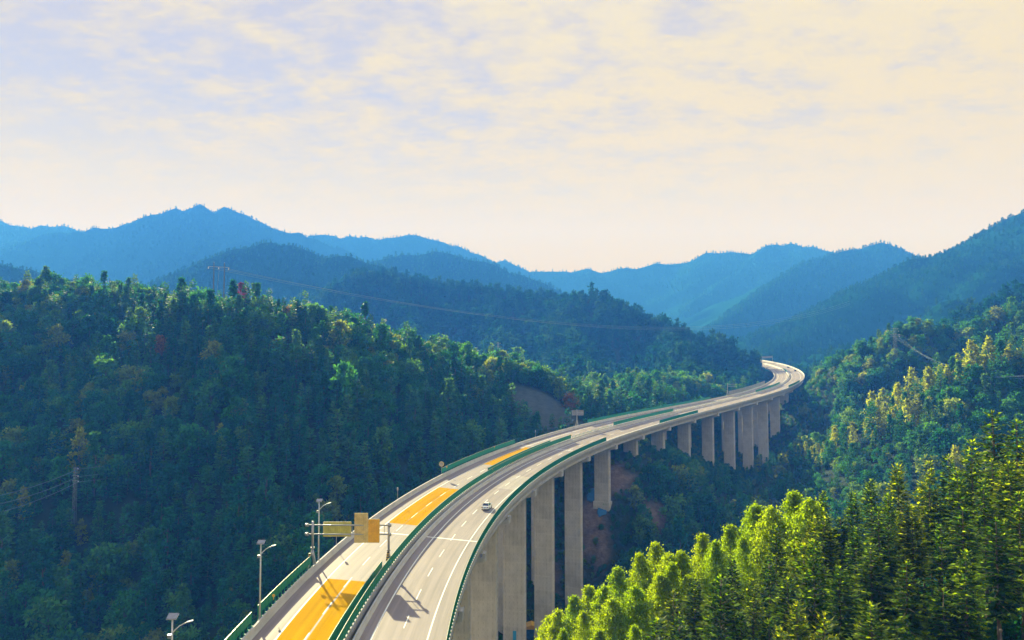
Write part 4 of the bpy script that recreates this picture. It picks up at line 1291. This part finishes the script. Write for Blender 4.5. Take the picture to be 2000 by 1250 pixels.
# the nearest of them as trees of their own
px_ = 1000 + F * x / y
size = scl * 11 / y
order = np.argsort(-size)
pick = []
cnt = {'left': 0, 'right': 0}
for i in order:
    if 0 < px_[i] < 2000 and y[i] < 420 and visible(x[i:i+1], y[i:i+1], z[i:i+1], 4, 0.0)[0]:
        ypx = 707 - F * z[i] / y[i]
        if ypx > 1230: continue
        side_ = 'left' if px_[i] < 1000 else 'right'
        if cnt[side_] >= (120 if side_ == 'left' else 60): continue
        cnt[side_] += 1; pick.append(i)
    if cnt['left'] >= 120 and cnt['right'] >= 60: break
pick = np.array(pick)
rest = np.ones(len(x), bool); rest[pick] = False


def tree(name, kind_, loc, sc, rz, label, group, cat='tree', tilt=None):
    cr, tk, H = kind_
    root = empty(name, loc, rz)
    root.scale = (sc[0], sc[0], sc[1]) if isinstance(sc, tuple) else (sc, sc, sc)
    if tilt: root.rotation_euler = (tilt[0], tilt[1], rz)
    link('trunk', tk, root); link('crown', cr, root)
    tag(root, label, cat, group)
    return root


KN = ['hill_conifer', 'hill_conifer', 'hill_broadleaf_tree', 'hill_broadleaf_tree', 'hill_broadleaf_tree', 'young_leafy_tree', 'hill_conifer']
KW = ['dark pointed conifer', 'dark pointed conifer', 'round-crowned leafy tree', 'round-crowned leafy tree', 'round-crowned leafy tree', 'slender yellow-green tree', 'dark pointed conifer']
for i in pick:
    where = 'in the shaded forest on the lower left hillside' if px_[i] < 1000 else 'in the woods on the valley side right of the viaduct'
    tree(KN[kind[i]], HILL[kind[i]], (x[i], y[i], z[i]), float(scl[i]), float(rot[i]), KW[kind[i]] + ' ' + where, KW[kind[i]] + 's ' + where)
lm = rest & (px_ < 1130) & (y < 520); rm_ = rest & ~lm & (y < 640) & (px_ >= 1130); mm_ = rest & ~lm & ~rm_
for sel, lab in ((lm, 'dense mixed forest covering the left hill'), (rm_, 'mixed forest on the slopes right of the viaduct'), (mm_, 'forest on the middle hill behind the viaduct')):
    midhill = 'middle hill' in lab
    forest('forest', lab, np.stack([x[sel], y[sel], z[sel] - 0.3], 1), scl[sel], rot[sel], kind[sel] % 3 if midhill else kind[sel], PC_FAR if midhill else PC_HILL)

# low scrub on the spur, the banks by the road and the cut
xs_, ys_ = scatter(-60, 260, 150, 620, 2.6, g)
zs_ = ground(xs_, ys_); k = in_frame(xs_, ys_) & visible(xs_, ys_, zs_, 3); xs_, ys_, zs_ = xs_[k], ys_[k], zs_[k]
rd_ = road_dist(xs_, ys_); so_, ro_ = soil_mask(xs_, ys_)
k = (rd_ < 34) & (so_ < 0.55) & (ro_ < 0.5) | ((so_ >= 0.55) & (g.random(len(xs_)) < 0.05))
xs_, ys_, zs_ = xs_[k], ys_[k], zs_[k]
sc_ = g.uniform(0.16, 0.34, len(xs_))
forest('scrub', 'low green scrub growing under and beside the decks', np.stack([xs_, ys_, zs_ - 0.3], 1), sc_, g.uniform(0, 6.28, len(xs_)), g.choice([2, 3, 4], len(xs_)), PC_HILL)

# undergrowth on the foreground slope
xs_, ys_ = scatter(-30, 120, 30, 205, 2.0, g)
zs_ = ground(xs_, ys_); k = (road_dist(xs_, ys_) > 14); xs_, ys_, zs_ = xs_[k], ys_[k], zs_[k]
forest('undergrowth', 'dark undergrowth beneath the foreground trees', np.stack([xs_, ys_, zs_ - 0.2], 1), g.uniform(0.14, 0.42, len(xs_)), g.uniform(0, 6.28, len(xs_)), g.choice([2, 3, 4], len(xs_)), PC_HILL)

# far mountains
PF, SF, KF = [], [], []
for (fn, x0, x1, y0, y1, cp) in FARFN:
    sp = 9.5 if cp[:, 1].mean() < 1900 else (13.0 if cp[:, 1].mean() < 2600 else 17.0)
    if cp[:, 1].mean() > 3500: sp = 22.0
    x, y = scatter(x0, x1, y0, y1, sp, g)
    k = in_frame(x, y, 0.03); x, y = x[k], y[k]
    z = fn(x, y)
    k = (z > -60) & ((y > 1320) | (z > np.where(y < 1320, ground(x, np.minimum(y, 1320)), -999))); x, y, z = x[k], y[k], z[k]
    # front faces and crest only
    zb = fn(x, y + 30)
    cy_ = np.interp(x, cp[:, 0], cp[:, 1])
    k = y < cy_ + (480 if cp[:, 1].mean() < 1900 else 60); x, y, z = x[k], y[k], z[k]
    PF.append(np.stack([x, y, z - 0.5], 1)); SF.append(np.clip(sp / 16.0, 0.62, 0.8) * g.uniform(0.4, 1.1, len(x)) * (1 + 0.6 * np.clip(fbm(x, y, 90, 3, 903), 0, 1))); KF.append(g.choice([0, 1, 2], len(x)))
PF, SF, KF = np.concatenate(PF), np.concatenate(SF), np.concatenate(KF)
print('far forest', len(PF))
forest('forest', 'distant woods covering the blue mountains', PF, SF, g.uniform(0, 6.28, len(PF)), KF, PC_FAR)

# ------------------------------------------------------------------ foreground trees, back row first: (pixel of the top, distance, kind)
FG = []
for a in [(1072, 1200, 104), (1090, 1187, 101), (1121, 1159, 99), (1150, 1140, 98), (1180, 1140, 95), (1207, 1104, 98), (1250, 1076, 97), (1281, 1055, 98), (1307, 1077, 93), (1331, 1072, 93), (1372, 1037, 94), (1397, 1052, 90), (1426, 1020, 92), (1475, 980, 92), (1505, 985, 88), (1550, 955, 88), (1580, 969, 84),
          (1140, 1190, 88), (1195, 1165, 87), (1240, 1140, 86), (1290, 1115, 85), (1240, 1217, 76), (1100, 1225, 94), (1345, 1120, 83), (1450, 1045, 84), (1170, 1225, 82), (1060, 1232, 106)]:
    FG.append((*a, 'g'))
for a in [(1430, 1092, 76), (1357, 1127, 78), (1315, 1152, 78), (1327, 1194, 70), (1390, 1202, 66), (1447, 1199, 62), (1502, 1209, 58), (1502, 1075, 76), (1515, 1022, 82), (1607, 958, 86), (1666, 960, 84), (1609, 1007, 74), (1669, 1027, 74), (1734, 962, 76), (1752, 905, 82), (1814, 900, 82), (1852, 886, 80),
          (1837, 1024, 68), (1897, 859, 78), (1938, 801, 80), (1985, 818, 76), (1538, 1127, 66), (1556, 1175, 58), (1640, 1105, 64), (1700, 1060, 68), (1780, 985, 74), (1920, 935, 70), (1970, 900, 70), (1700, 1175, 55), (1610, 1195, 54), (1770, 1095, 62), (1880, 990, 66), (1945, 1010, 62), (2010, 860, 72), (2040, 830, 78),
          (1283, 1205, 74), (1400, 1140, 74), (1470, 1130, 70), (1570, 1060, 76), (1640, 1010, 80), (1700, 935, 86), (1800, 940, 84), (1870, 920, 76), (1990, 960, 66), (1760, 1000, 80), (1830, 960, 82), (1910, 905, 84), (1960, 880, 86), (1720, 1000, 84)]:
    FG.append((*a, 'f'))
g2 = np.random.default_rng(77)
# fill between and behind the rows, always below the outline of the back row
ENVX = [1040, 1072, 1121, 1150, 1207, 1250, 1281, 1331, 1372, 1426, 1475, 1550, 1607, 1666, 1734, 1752, 1814, 1852, 1897, 1938, 1985, 2060]
ENVY = [1240, 1200, 1159, 1140, 1104, 1076, 1055, 1072, 1037, 1020, 980, 955, 958, 960, 962, 905, 900, 886, 859, 801, 818, 820]
for _ in range(60):
    px = g2.uniform(1180, 2060); Y = g2.uniform(56, 100)
    gx_ = (px - 1000) / F * Y
    gz = float(ground(np.array([gx_]), np.array([Y]))[0])
    hh = g2.uniform(9, 18)
    py = 707 - (gz + hh) / Y * F
    lim = np.interp(px, ENVX, ENVY) + 28
    if py < lim:
        hh = -(lim - 707) / F * Y - gz; py = lim
    if hh < 6: continue
    if any(abs(px - a[0]) < 16 and abs(Y - a[2]) < 6 for a in FG): continue
    FG.append((round(px), round(py), Y, 'g' if (px < 1330 and g2.random() < 0.4) else 'f'))
named = {(1938, 801): 'tallest dark fir rising against the far slope near the right edge', (1985, 818): 'tall bright-tipped fir cut by the right edge', (1609, 1007): 'broad pale fir with open layered branches in the foreground', (1752, 905): 'fir with a ragged bright top beside the sunlit slope',
         (1837, 1024): 'thin fir with bare pale trunk and low dead twigs', (1281, 1055): 'tall rounded yellow-green tree left of the leafy group', (1475, 980): 'highest yellow-green leafy tree in the foreground', (1550, 955): 'yellow-green leafy tree behind the broad pale fir',
         (1072, 1200): 'lowest yellow-green tree beside the concrete pier', (1666, 960): 'small dark fir top between brighter firs', (1207, 1104): 'narrow yellow-green tree in front of the second pier', (1502, 1209): 'young bushy fir at the bottom edge', (1430, 1092): 'dark green fir standing before the leafy trees'}
ORD = ['first', 'second', 'third', 'fourth', 'fifth', 'sixth', 'seventh', 'eighth', 'ninth', 'tenth', 'eleventh', 'twelfth', 'thirteenth', 'fourteenth', 'fifteenth', 'sixteenth', 'seventeenth', 'eighteenth', 'nineteenth', 'twentieth']
ZONES = [(1160, 'before the tall near piers'), (1320, 'below the bare earth slope'), (1480, 'below the wooded spur'), (1640, 'below the valley gap'), (1800, 'below the sunlit slope'), (1900, 'below the short power poles'), (9999, 'at the right edge')]
buckets = {}
for t_ in FG:
    if (t_[0], t_[1]) in named: continue
    zone = next(zn for lim_, zn in ZONES if t_[0] < lim_)
    row = 'back row' if t_[1] < np.interp(t_[0], ENVX, ENVY) + 45 else ('front row' if t_[2] < 70 else 'middle rows')
    buckets.setdefault((t_[3], zone, row), []).append(t_)
for (kd_, zone, row), l_ in buckets.items():
    for i_, t_ in enumerate(sorted(l_)):
        named[(t_[0], t_[1])] = ('%s yellow-green leafy tree' if kd_ == 'g' else '%s green fir') % ORD[min(i_, 19)] + ' from the left, %s %s' % (row, zone)
for (px, py, Y, kd) in FG:
    top = pt(px, py, Y)
    gz = float(ground(np.array([top.x]), np.array([Y]))[0])
    h = top.z - gz
    if kd == 'g':
        kk = GUMS[g2.integers(3)]
        hz_ = min(max(h, 7.0), 17.0)
        s_ = hz_ / (kk[2] + 0.45)
        sc = (s_ * g2.uniform(0.85, 1.1), s_)
        tree('leafy_tree', kk, (top.x, Y, top.z - hz_), sc, g2.uniform(0, 6.28), named.get((px, py), 'yellow-green leafy tree among the sunlit foreground trees'), 'yellow-green leafy trees in the foreground')
    else:
        pool = [4, 2] if h < 12 else ([1, 3, 0] if px > 1680 else [0, 2, 0])
        kk = FIRS[pool[g2.integers(len(pool))]]
        hz_ = min(max(h, 6.0), 24.0)
        s_ = hz_ / (kk[2] + 0.1)
        sc = (min(1.25, max(0.85, s_)) * g2.uniform(0.8, 1.3), s_)
        tree('fir_tree', kk, (top.x, Y, top.z - hz_), sc, g2.uniform(0, 6.28), named.get((px, py), 'green fir among the close foreground firs'), 'green firs in the foreground')

# single trees that stand out farther off
def lone(name, px, py, pyb, Y, kind_, mat, label, wide=1.0):
    if pyb > 650:
        Y = float(hit(px, pyb, 150, 600)[1]) - 1.0
    T, Bq = pt(px, py, Y), pt(px, pyb, Y)
    cr, tk, H = kind_
    c2 = cr.copy(); c2.materials.clear(); c2.materials.append(mat)
    s_ = (T.z - Bq.z) / (H + 0.5)
    return tree(name, (c2, tk, H), tuple(Bq), (s_ * wide, s_), px * 0.37, label, None)
lone('red_tree', 472, 552, 590, 385, HILL[3], M['red_leaf'], 'dark red tree on the left hilltop beside the twin power poles', 1.0)
lone('rust_tree', 1113, 766, 806, 425, HILL[2], M['rust_leaf'], 'rust-brown tree at the foot of the left hill by the cantilever sign', 1.1)
lone('rust_tree', 312, 655, 700, 372, HILL[4], M['rust_leaf'], 'orange-brown tree high on the left hillside', 1.0)
lone('rust_tree', 560, 596, 632, 388, HILL[2], M['rust_leaf'], 'brown tree on the left hill crest right of the red tree', 1.1)
lone('tall_pale_tree', 672, 708, 815, 345, HILL[3], M['hill_brd'], 'tall pale layered tree standing out on the left hillside', 0.8)
lone('young_leafy_tree', 1460, 878, 922, 410, HILL[5], M['gum_far'], 'taller slender yellow-green tree before the far piers', 1.0)
lone('young_leafy_tree', 1482, 889, 925, 410, HILL[5], M['gum_far'], 'shorter slender yellow-green tree before the far piers', 1.1)
lone('yellow_tree', 1012, 678, 716, 420, HILL[3], M['hill_brd'], 'yellowish tree on the crest of the left hill above the road', 1.3)
for px, py, pb, lab in ((45, 950, 1020, 'pale green tree at the left edge below the lattice pole'), (128, 1075, 1150, 'yellow-topped slender tree low on the left slope'), (190, 1085, 1160, 'bright-topped slender tree right of its pair on the left slope'), (232, 1190, 1250, 'small yellow-green tree at the bottom left'), (278, 1215, 1262, 'small yellow-green tree by the cut-off street lamp'), (100, 818, 900, 'tall pale tree on the upper left slope'), (150, 850, 920, 'yellowish pine on the left slope above the lattice pole')):
    Yl = np.interp(pb, [820, 1260], [330, 215])
    lone('young_leafy_tree', px, py, pb, float(Yl), HILL[5], M['gum_far'] if pb > 950 else M['hill_brd'], lab)

# ------------------------------------------------------------------ power lines
def wire_pts(A, B, sag, n=24):
    return [A.lerp(B, i / n) - Vector((0, 0, sag * 4 * (i / n) * (1 - i / n))) for i in range(n + 1)]


def wire(A, B, sag, r, label, group):
    o = MB().tube([p - A for p in wire_pts(A, B, sag)], r, 4).build('power_line', M['wire'], None, A)
    tag(o, label, 'power line', group)


# twin pole frame on the left hilltop
bl, br = pt(416.5, 585, 386), pt(437, 585, 386)
root = empty('twin_power_pole', bl); tag(root, 'twin concrete power pole with crossarm on the left hilltop', 'power pole')
tp = pt(416.5, 513, 386).z; tp2 = pt(437, 514, 386).z
for b_, tz in ((bl, tp), (br, tp2)):
    MB().tube([b_ - bl + Vector((0, 0, -3)), Vector((b_.x - bl.x, 0, tz - bl.z))], [0.34, 0.24], 8).build('pole', M['pole'], root)
    MB().tube([(b_.x - bl.x, 0, tz - bl.z - 0.5), (b_.x - bl.x, 0, tz - bl.z + 0.4)], 0.10, 6).build('cap', M['steel'], root)
ca, cb_ = pt(407, 520.5, 386), pt(447.5, 522.5, 386)
MB().tube([ca - bl, cb_ - bl], 0.16, 6).build('crossarm', M['steel'], root)
ins_p = []
for px, py in ((407, 523), (427, 524), (446.5, 525.5)):
    p_ = pt(px, py, 385.6); ins_p.append(p_)
    MB().tube([p_ - bl + Vector((0, 0, 0.5)), p_ - bl + Vector((0, 0, -0.45))], [0.22, 0.26], 8).build('insulator', M['insulator'], root)
MB().tube([Vector((0.3, 0, tp - bl.z - 3.0)) + Vector((2.4, 0, 0)), Vector((1.6, 0, 1.0))], 0.04, 4).build('brace', M['steel'], root)
far_r = [pt(1660, 592, 1000), pt(1660, 588, 1000), pt(1660, 595, 1000)]
for p_, q_, lb in zip(ins_p, far_r, ('left', 'middle', 'right')):
    wire(p_, q_, 32, 0.075, 'long thin power line across the valley from the twin pole %s insulator' % lb, 'long valley power lines')
# small far pole
b_ = pt(213.5, 575, 440)
root = empty('power_pole', b_); tag(root, 'small distant power pole behind the left ridge', 'power pole')
MB().tube([(0, 0, -2), (0, 0, pt(213.5, 543, 440).z - b_.z)], 0.2, 6).build('pole', M['pole'], root)
MB().box((0, 0, pt(213.5, 549, 440).z - b_.z), (4.2, 0.2, 0.2)).build('crossarm', M['steel'], root)
for dx in (-2, 0.6, 2): MB().tube([(dx, 0, pt(213.5, 551.5, 440).z - b_.z), (dx, 0, pt(213.5, 549, 440).z - b_.z)], 0.22, 6).build('insulator', M['insulator'], root)


def lattice(base, top_z, w0, w1, label, arms, r=0.07):
    root = empty('lattice_pole', base); tag(root, label, 'power pole')
    h = top_z - base.z
    for sx in (-1, 1):
        for sy in (-1, 1):
            MB().tube([(sx * w0 / 2, sy * w0 / 2, -4), (sx * w1 / 2, sy * w1 / 2, h)], r, 5).build('leg', M['steel'], root)
    n = max(6, int(h / 1.4)); br_ = MB()
    for k in range(n):
        a, b = k / n, (k + 1) / n; wa, wb = w0 + (w1 - w0) * a, w0 + (w1 - w0) * b
        sg = 1 if k % 2 else -1
        br_.tube([(sg * wa / 2, -wa / 2, a * h), (-sg * wb / 2, -wb / 2, b * h)], r * 0.6, 4).tube([(-wa / 2, sg * wa / 2, a * h), (-wb / 2, -sg * wb / 2, b * h)], r * 0.6, 4)
    br_.build('bracing', M['steel'], root)
    out = []
    for f_, wd in arms:
        MB().box((0, 0, h * f_), (wd, 0.14, 0.14)).build('crossarm', M['steel'], root)
        MB().tube([(wd / 2, 0, h * f_ - 0.4), (wd / 2, 0, h * f_)], 0.13, 6).build('insulator', M['insulator'], root)
        out.append(base + Vector((wd / 2, 0, h * f_ - 0.4)))
    return out


HY = float(hit(145, 1000, 150, 500)[1]) - 3.0
lb = pt(145, 1000, HY)
at = lattice(lb, pt(147, 913, HY).z, 0.9, 0.7, 'pale lattice power pole standing in the left hillside forest', ((0.99, 1.6), (0.82, 1.8), (0.70, 2.0)), 0.04)
ends_r = [pt(930, 700, 405), pt(935, 711, 405), pt(940, 722, 405)]; ends_l = [pt(-40, 975, HY - 25), pt(-40, 992, HY - 25), pt(-40, 1010, HY - 25)]
for i, p_ in enumerate(at):
    wire(p_, ends_r[i], 9, 0.05, '%s wire from the lattice pole up to the hill crest' % ('top', 'middle', 'bottom')[i], 'wires right of the lattice pole')
    wire(p_, ends_l[i], 1.2, 0.06, '%s wire from the lattice pole to the left edge' % ('top', 'middle', 'bottom')[i], 'wires left of the lattice pole')
lb = pt(1198, 812, 470)
at = lattice(lb, pt(1197.5, 760, 470).z, 1.0, 0.8, 'small lattice pole in the woods above the middle of the viaduct', ((0.98, 2.0), (0.80, 2.2)), 0.09)
for i, p_ in enumerate(at): wire(p_, pt(1150, 790 + 6 * i, 500), 0.5, 0.06, '%s short wire of the small lattice pole' % ('upper', 'lower')[i], 'wires of the small lattice pole')
lb = pt(973, 715, 640)
lattice(lb, pt(971, 668, 640).z, 1.6, 0.8, 'faint lattice pylon behind the left hill crest', ((0.95, 4.0), (0.8, 5.0)), 0.12)
# right hill: pylon pair and three poles with wires
lb = pt(1749, 705, 530)
at = lattice(lb, pt(1749, 640, 530).z, 2.2, 1.2, 'reddish lattice pylon at the edge of the dark right hill', ((0.97, 4.5), (0.90, 5.5), (0.80, 6.0), (0.74, 6.5)), 0.055)
ends = []
for px, pt_, pb, lab in ((1924, 737, 770, 'first short pole of three on the sunlit slope'), (1935.5, 733, 762, 'middle short pole of three on the sunlit slope'), (1946.5, 730, 757, 'last short pole of three on the sunlit slope')):
    PY = float(hit(px, pb + 4, 250, 700)[1]) - 1.0
    b_ = pt(px, pb, PY)
    r_ = empty('power_pole', b_); tag(r_, lab, 'power pole', 'three short poles on the sunlit slope')
    hh = pt(px, pt_, PY).z - b_.z
    MB().tube([(0, 0, -2), (0, 0, hh)], 0.14, 6).build('pole', M['bark_pale'], r_)
    MB().box((0, 0, hh - 0.5), (1.6, 0.12, 0.12)).build('crossarm', M['steel'], r_)
    ends.append(b_ + Vector((0, 0, hh)))
for i in range(4):
    st = pt(1722 + i * 9, 640 + i * 2.5, 560)
    en = ends[min(i, 2)] + Vector((0, 0, -0.5 * i))
    wire(st, en, 4.5 + i * 1.1, 0.026, '%s sagging wire from the right hill pylon to the three poles' % ('uppermost', 'second highest', 'third highest', 'lowest')[i], 'sagging wires on the right')
    wire(en, pt(2060, 722 + i * 4, 340), 1.0, 0.06, '%s wire leaving the three poles to the right edge' % ('uppermost', 'second highest', 'third highest', 'lowest')[i], 'wires at the right edge')

# ------------------------------------------------------------------ odds and ends in the valley
pk = road(S_FIRST + SPAN * 2, 6.6, 0); thk_ = road_th(S_FIRST + SPAN * 2)
c_ = Vector((pk.x, pk.y, 0)) + Vector((math.sin(-thk_) * 0 - math.sin(thk_) * 1.20, -math.cos(thk_) * 1.20, 0))
zb_ = pt(1005, 1243, c_.y).z
bo = MB().box((0, 0, 0), (0.85, 0.05, 2.6)).build('notice_board', M['plate_blue'], None, (pt(1005, 1243, c_.y).x, c_.y, zb_), (0, 0, -thk_))
tag(bo, 'narrow blue board fixed low on a near pier', 'notice board')
# yellow-roofed blue site cabin on the valley floor
vp = pt(1038, 1228, 262)
r_ = empty('site_cabin', vp); tag(r_, 'yellow-topped blue site cabin between the piers on the valley floor', 'cabin')
MB().box((0, 0, -1.5), (6.0, 4.0, 4.0)).build('wall', M['blue'], r_)
MB().prism([(-3.3, 0.5), (3.3, 0.5), (3.3, 0.8), (0, 1.9), (-3.3, 0.8)], -2.3, 2.3).build('roof', M['yellow_thing'], r_)
MB().box((1.2, -2.03, -1.8), (1.0, 0.06, 2.2)).build('door', M['grey_panel'], r_)
# blue tarpaulins on the cut slope
def tarp(px, py, Y, wx, wy, label, seed):
    gq = np.random.default_rng(seed)
    c = pt(px, py, Y); n = 12
    xs = np.linspace(-wx / 2, wx / 2, n); ys = np.linspace(-wy / 2, wy / 2, n)
    X, Yg = np.meshgrid(xs, ys)
    Zg = ground(X + c.x, Yg + Y)
    Zg = Zg + 0.35 + fbm(X * 3 + seed, Yg * 3, 4, 3, seed) * 0.35
    keep = spot(X, Yg, (0, 0), wx * 0.52, wy * 0.52) + fbm(X, Yg, 3.0, 3, seed + 4) * 0.45 > 0
    v = np.stack([X.ravel(), Yg.ravel(), Zg.ravel() - Zg.mean()], 1); idx = np.arange(n * n).reshape(n, n)
    q = [(idx[i, j], idx[i, j + 1], idx[i + 1, j + 1], idx[i + 1, j]) for i in range(n - 1) for j in range(n - 1) if keep[i, j] and keep[i + 1, j + 1]]
    if not q: return
    m = mesh('tarpaulin', v, q, M['blue'], smooth=True)
    o = link('tarpaulin', m, None, (c.x, Y, Zg.mean()))
    so = o.modifiers.new('thickness', 'SOLIDIFY'); so.thickness = 0.04
    tag(o, label, 'tarpaulin', 'blue tarpaulins on the cut slope')
tarp(1163, 955, 318, 7, 6, 'larger torn blue tarpaulin on the earth slope beside the footing', 3)
tarp(1176, 975, 312, 4, 4, 'small bright blue tarpaulin below the larger one', 8)
# pale stump post at the lower right
sp_ = pt(1955, 1240, 58)
tag(MB().tube([(0, 0, -0.6), (0, 0, 0.35), (0.01, 0, 0.42)], [0.14, 0.12, 0.08], 9).build('marker_post', M['bark_pale'], None, sp_), 'short pale post in the dark undergrowth at the lower right', 'post')

# ------------------------------------------------------------------ haze in the valley air
hb = MB().box((0, 1130, 260), (13000, 5060, 740))
hm, t = new_mat('valley_haze')
pv_ = t.n('ShaderNodeVolumePrincipled', ins={'Color': (0.040, 0.20, 1.0, 1), 'Absorption Color': (1, 1, 1, 1), 'Density': 4.7e-4, 'Anisotropy': 0.08})
t.n('ShaderNodeOutputMaterial', ins={1: pv_.outputs[0]})
tag(hb.build('haze', hm), 'blue morning haze filling the mountain valley', 'haze', kind='stuff')
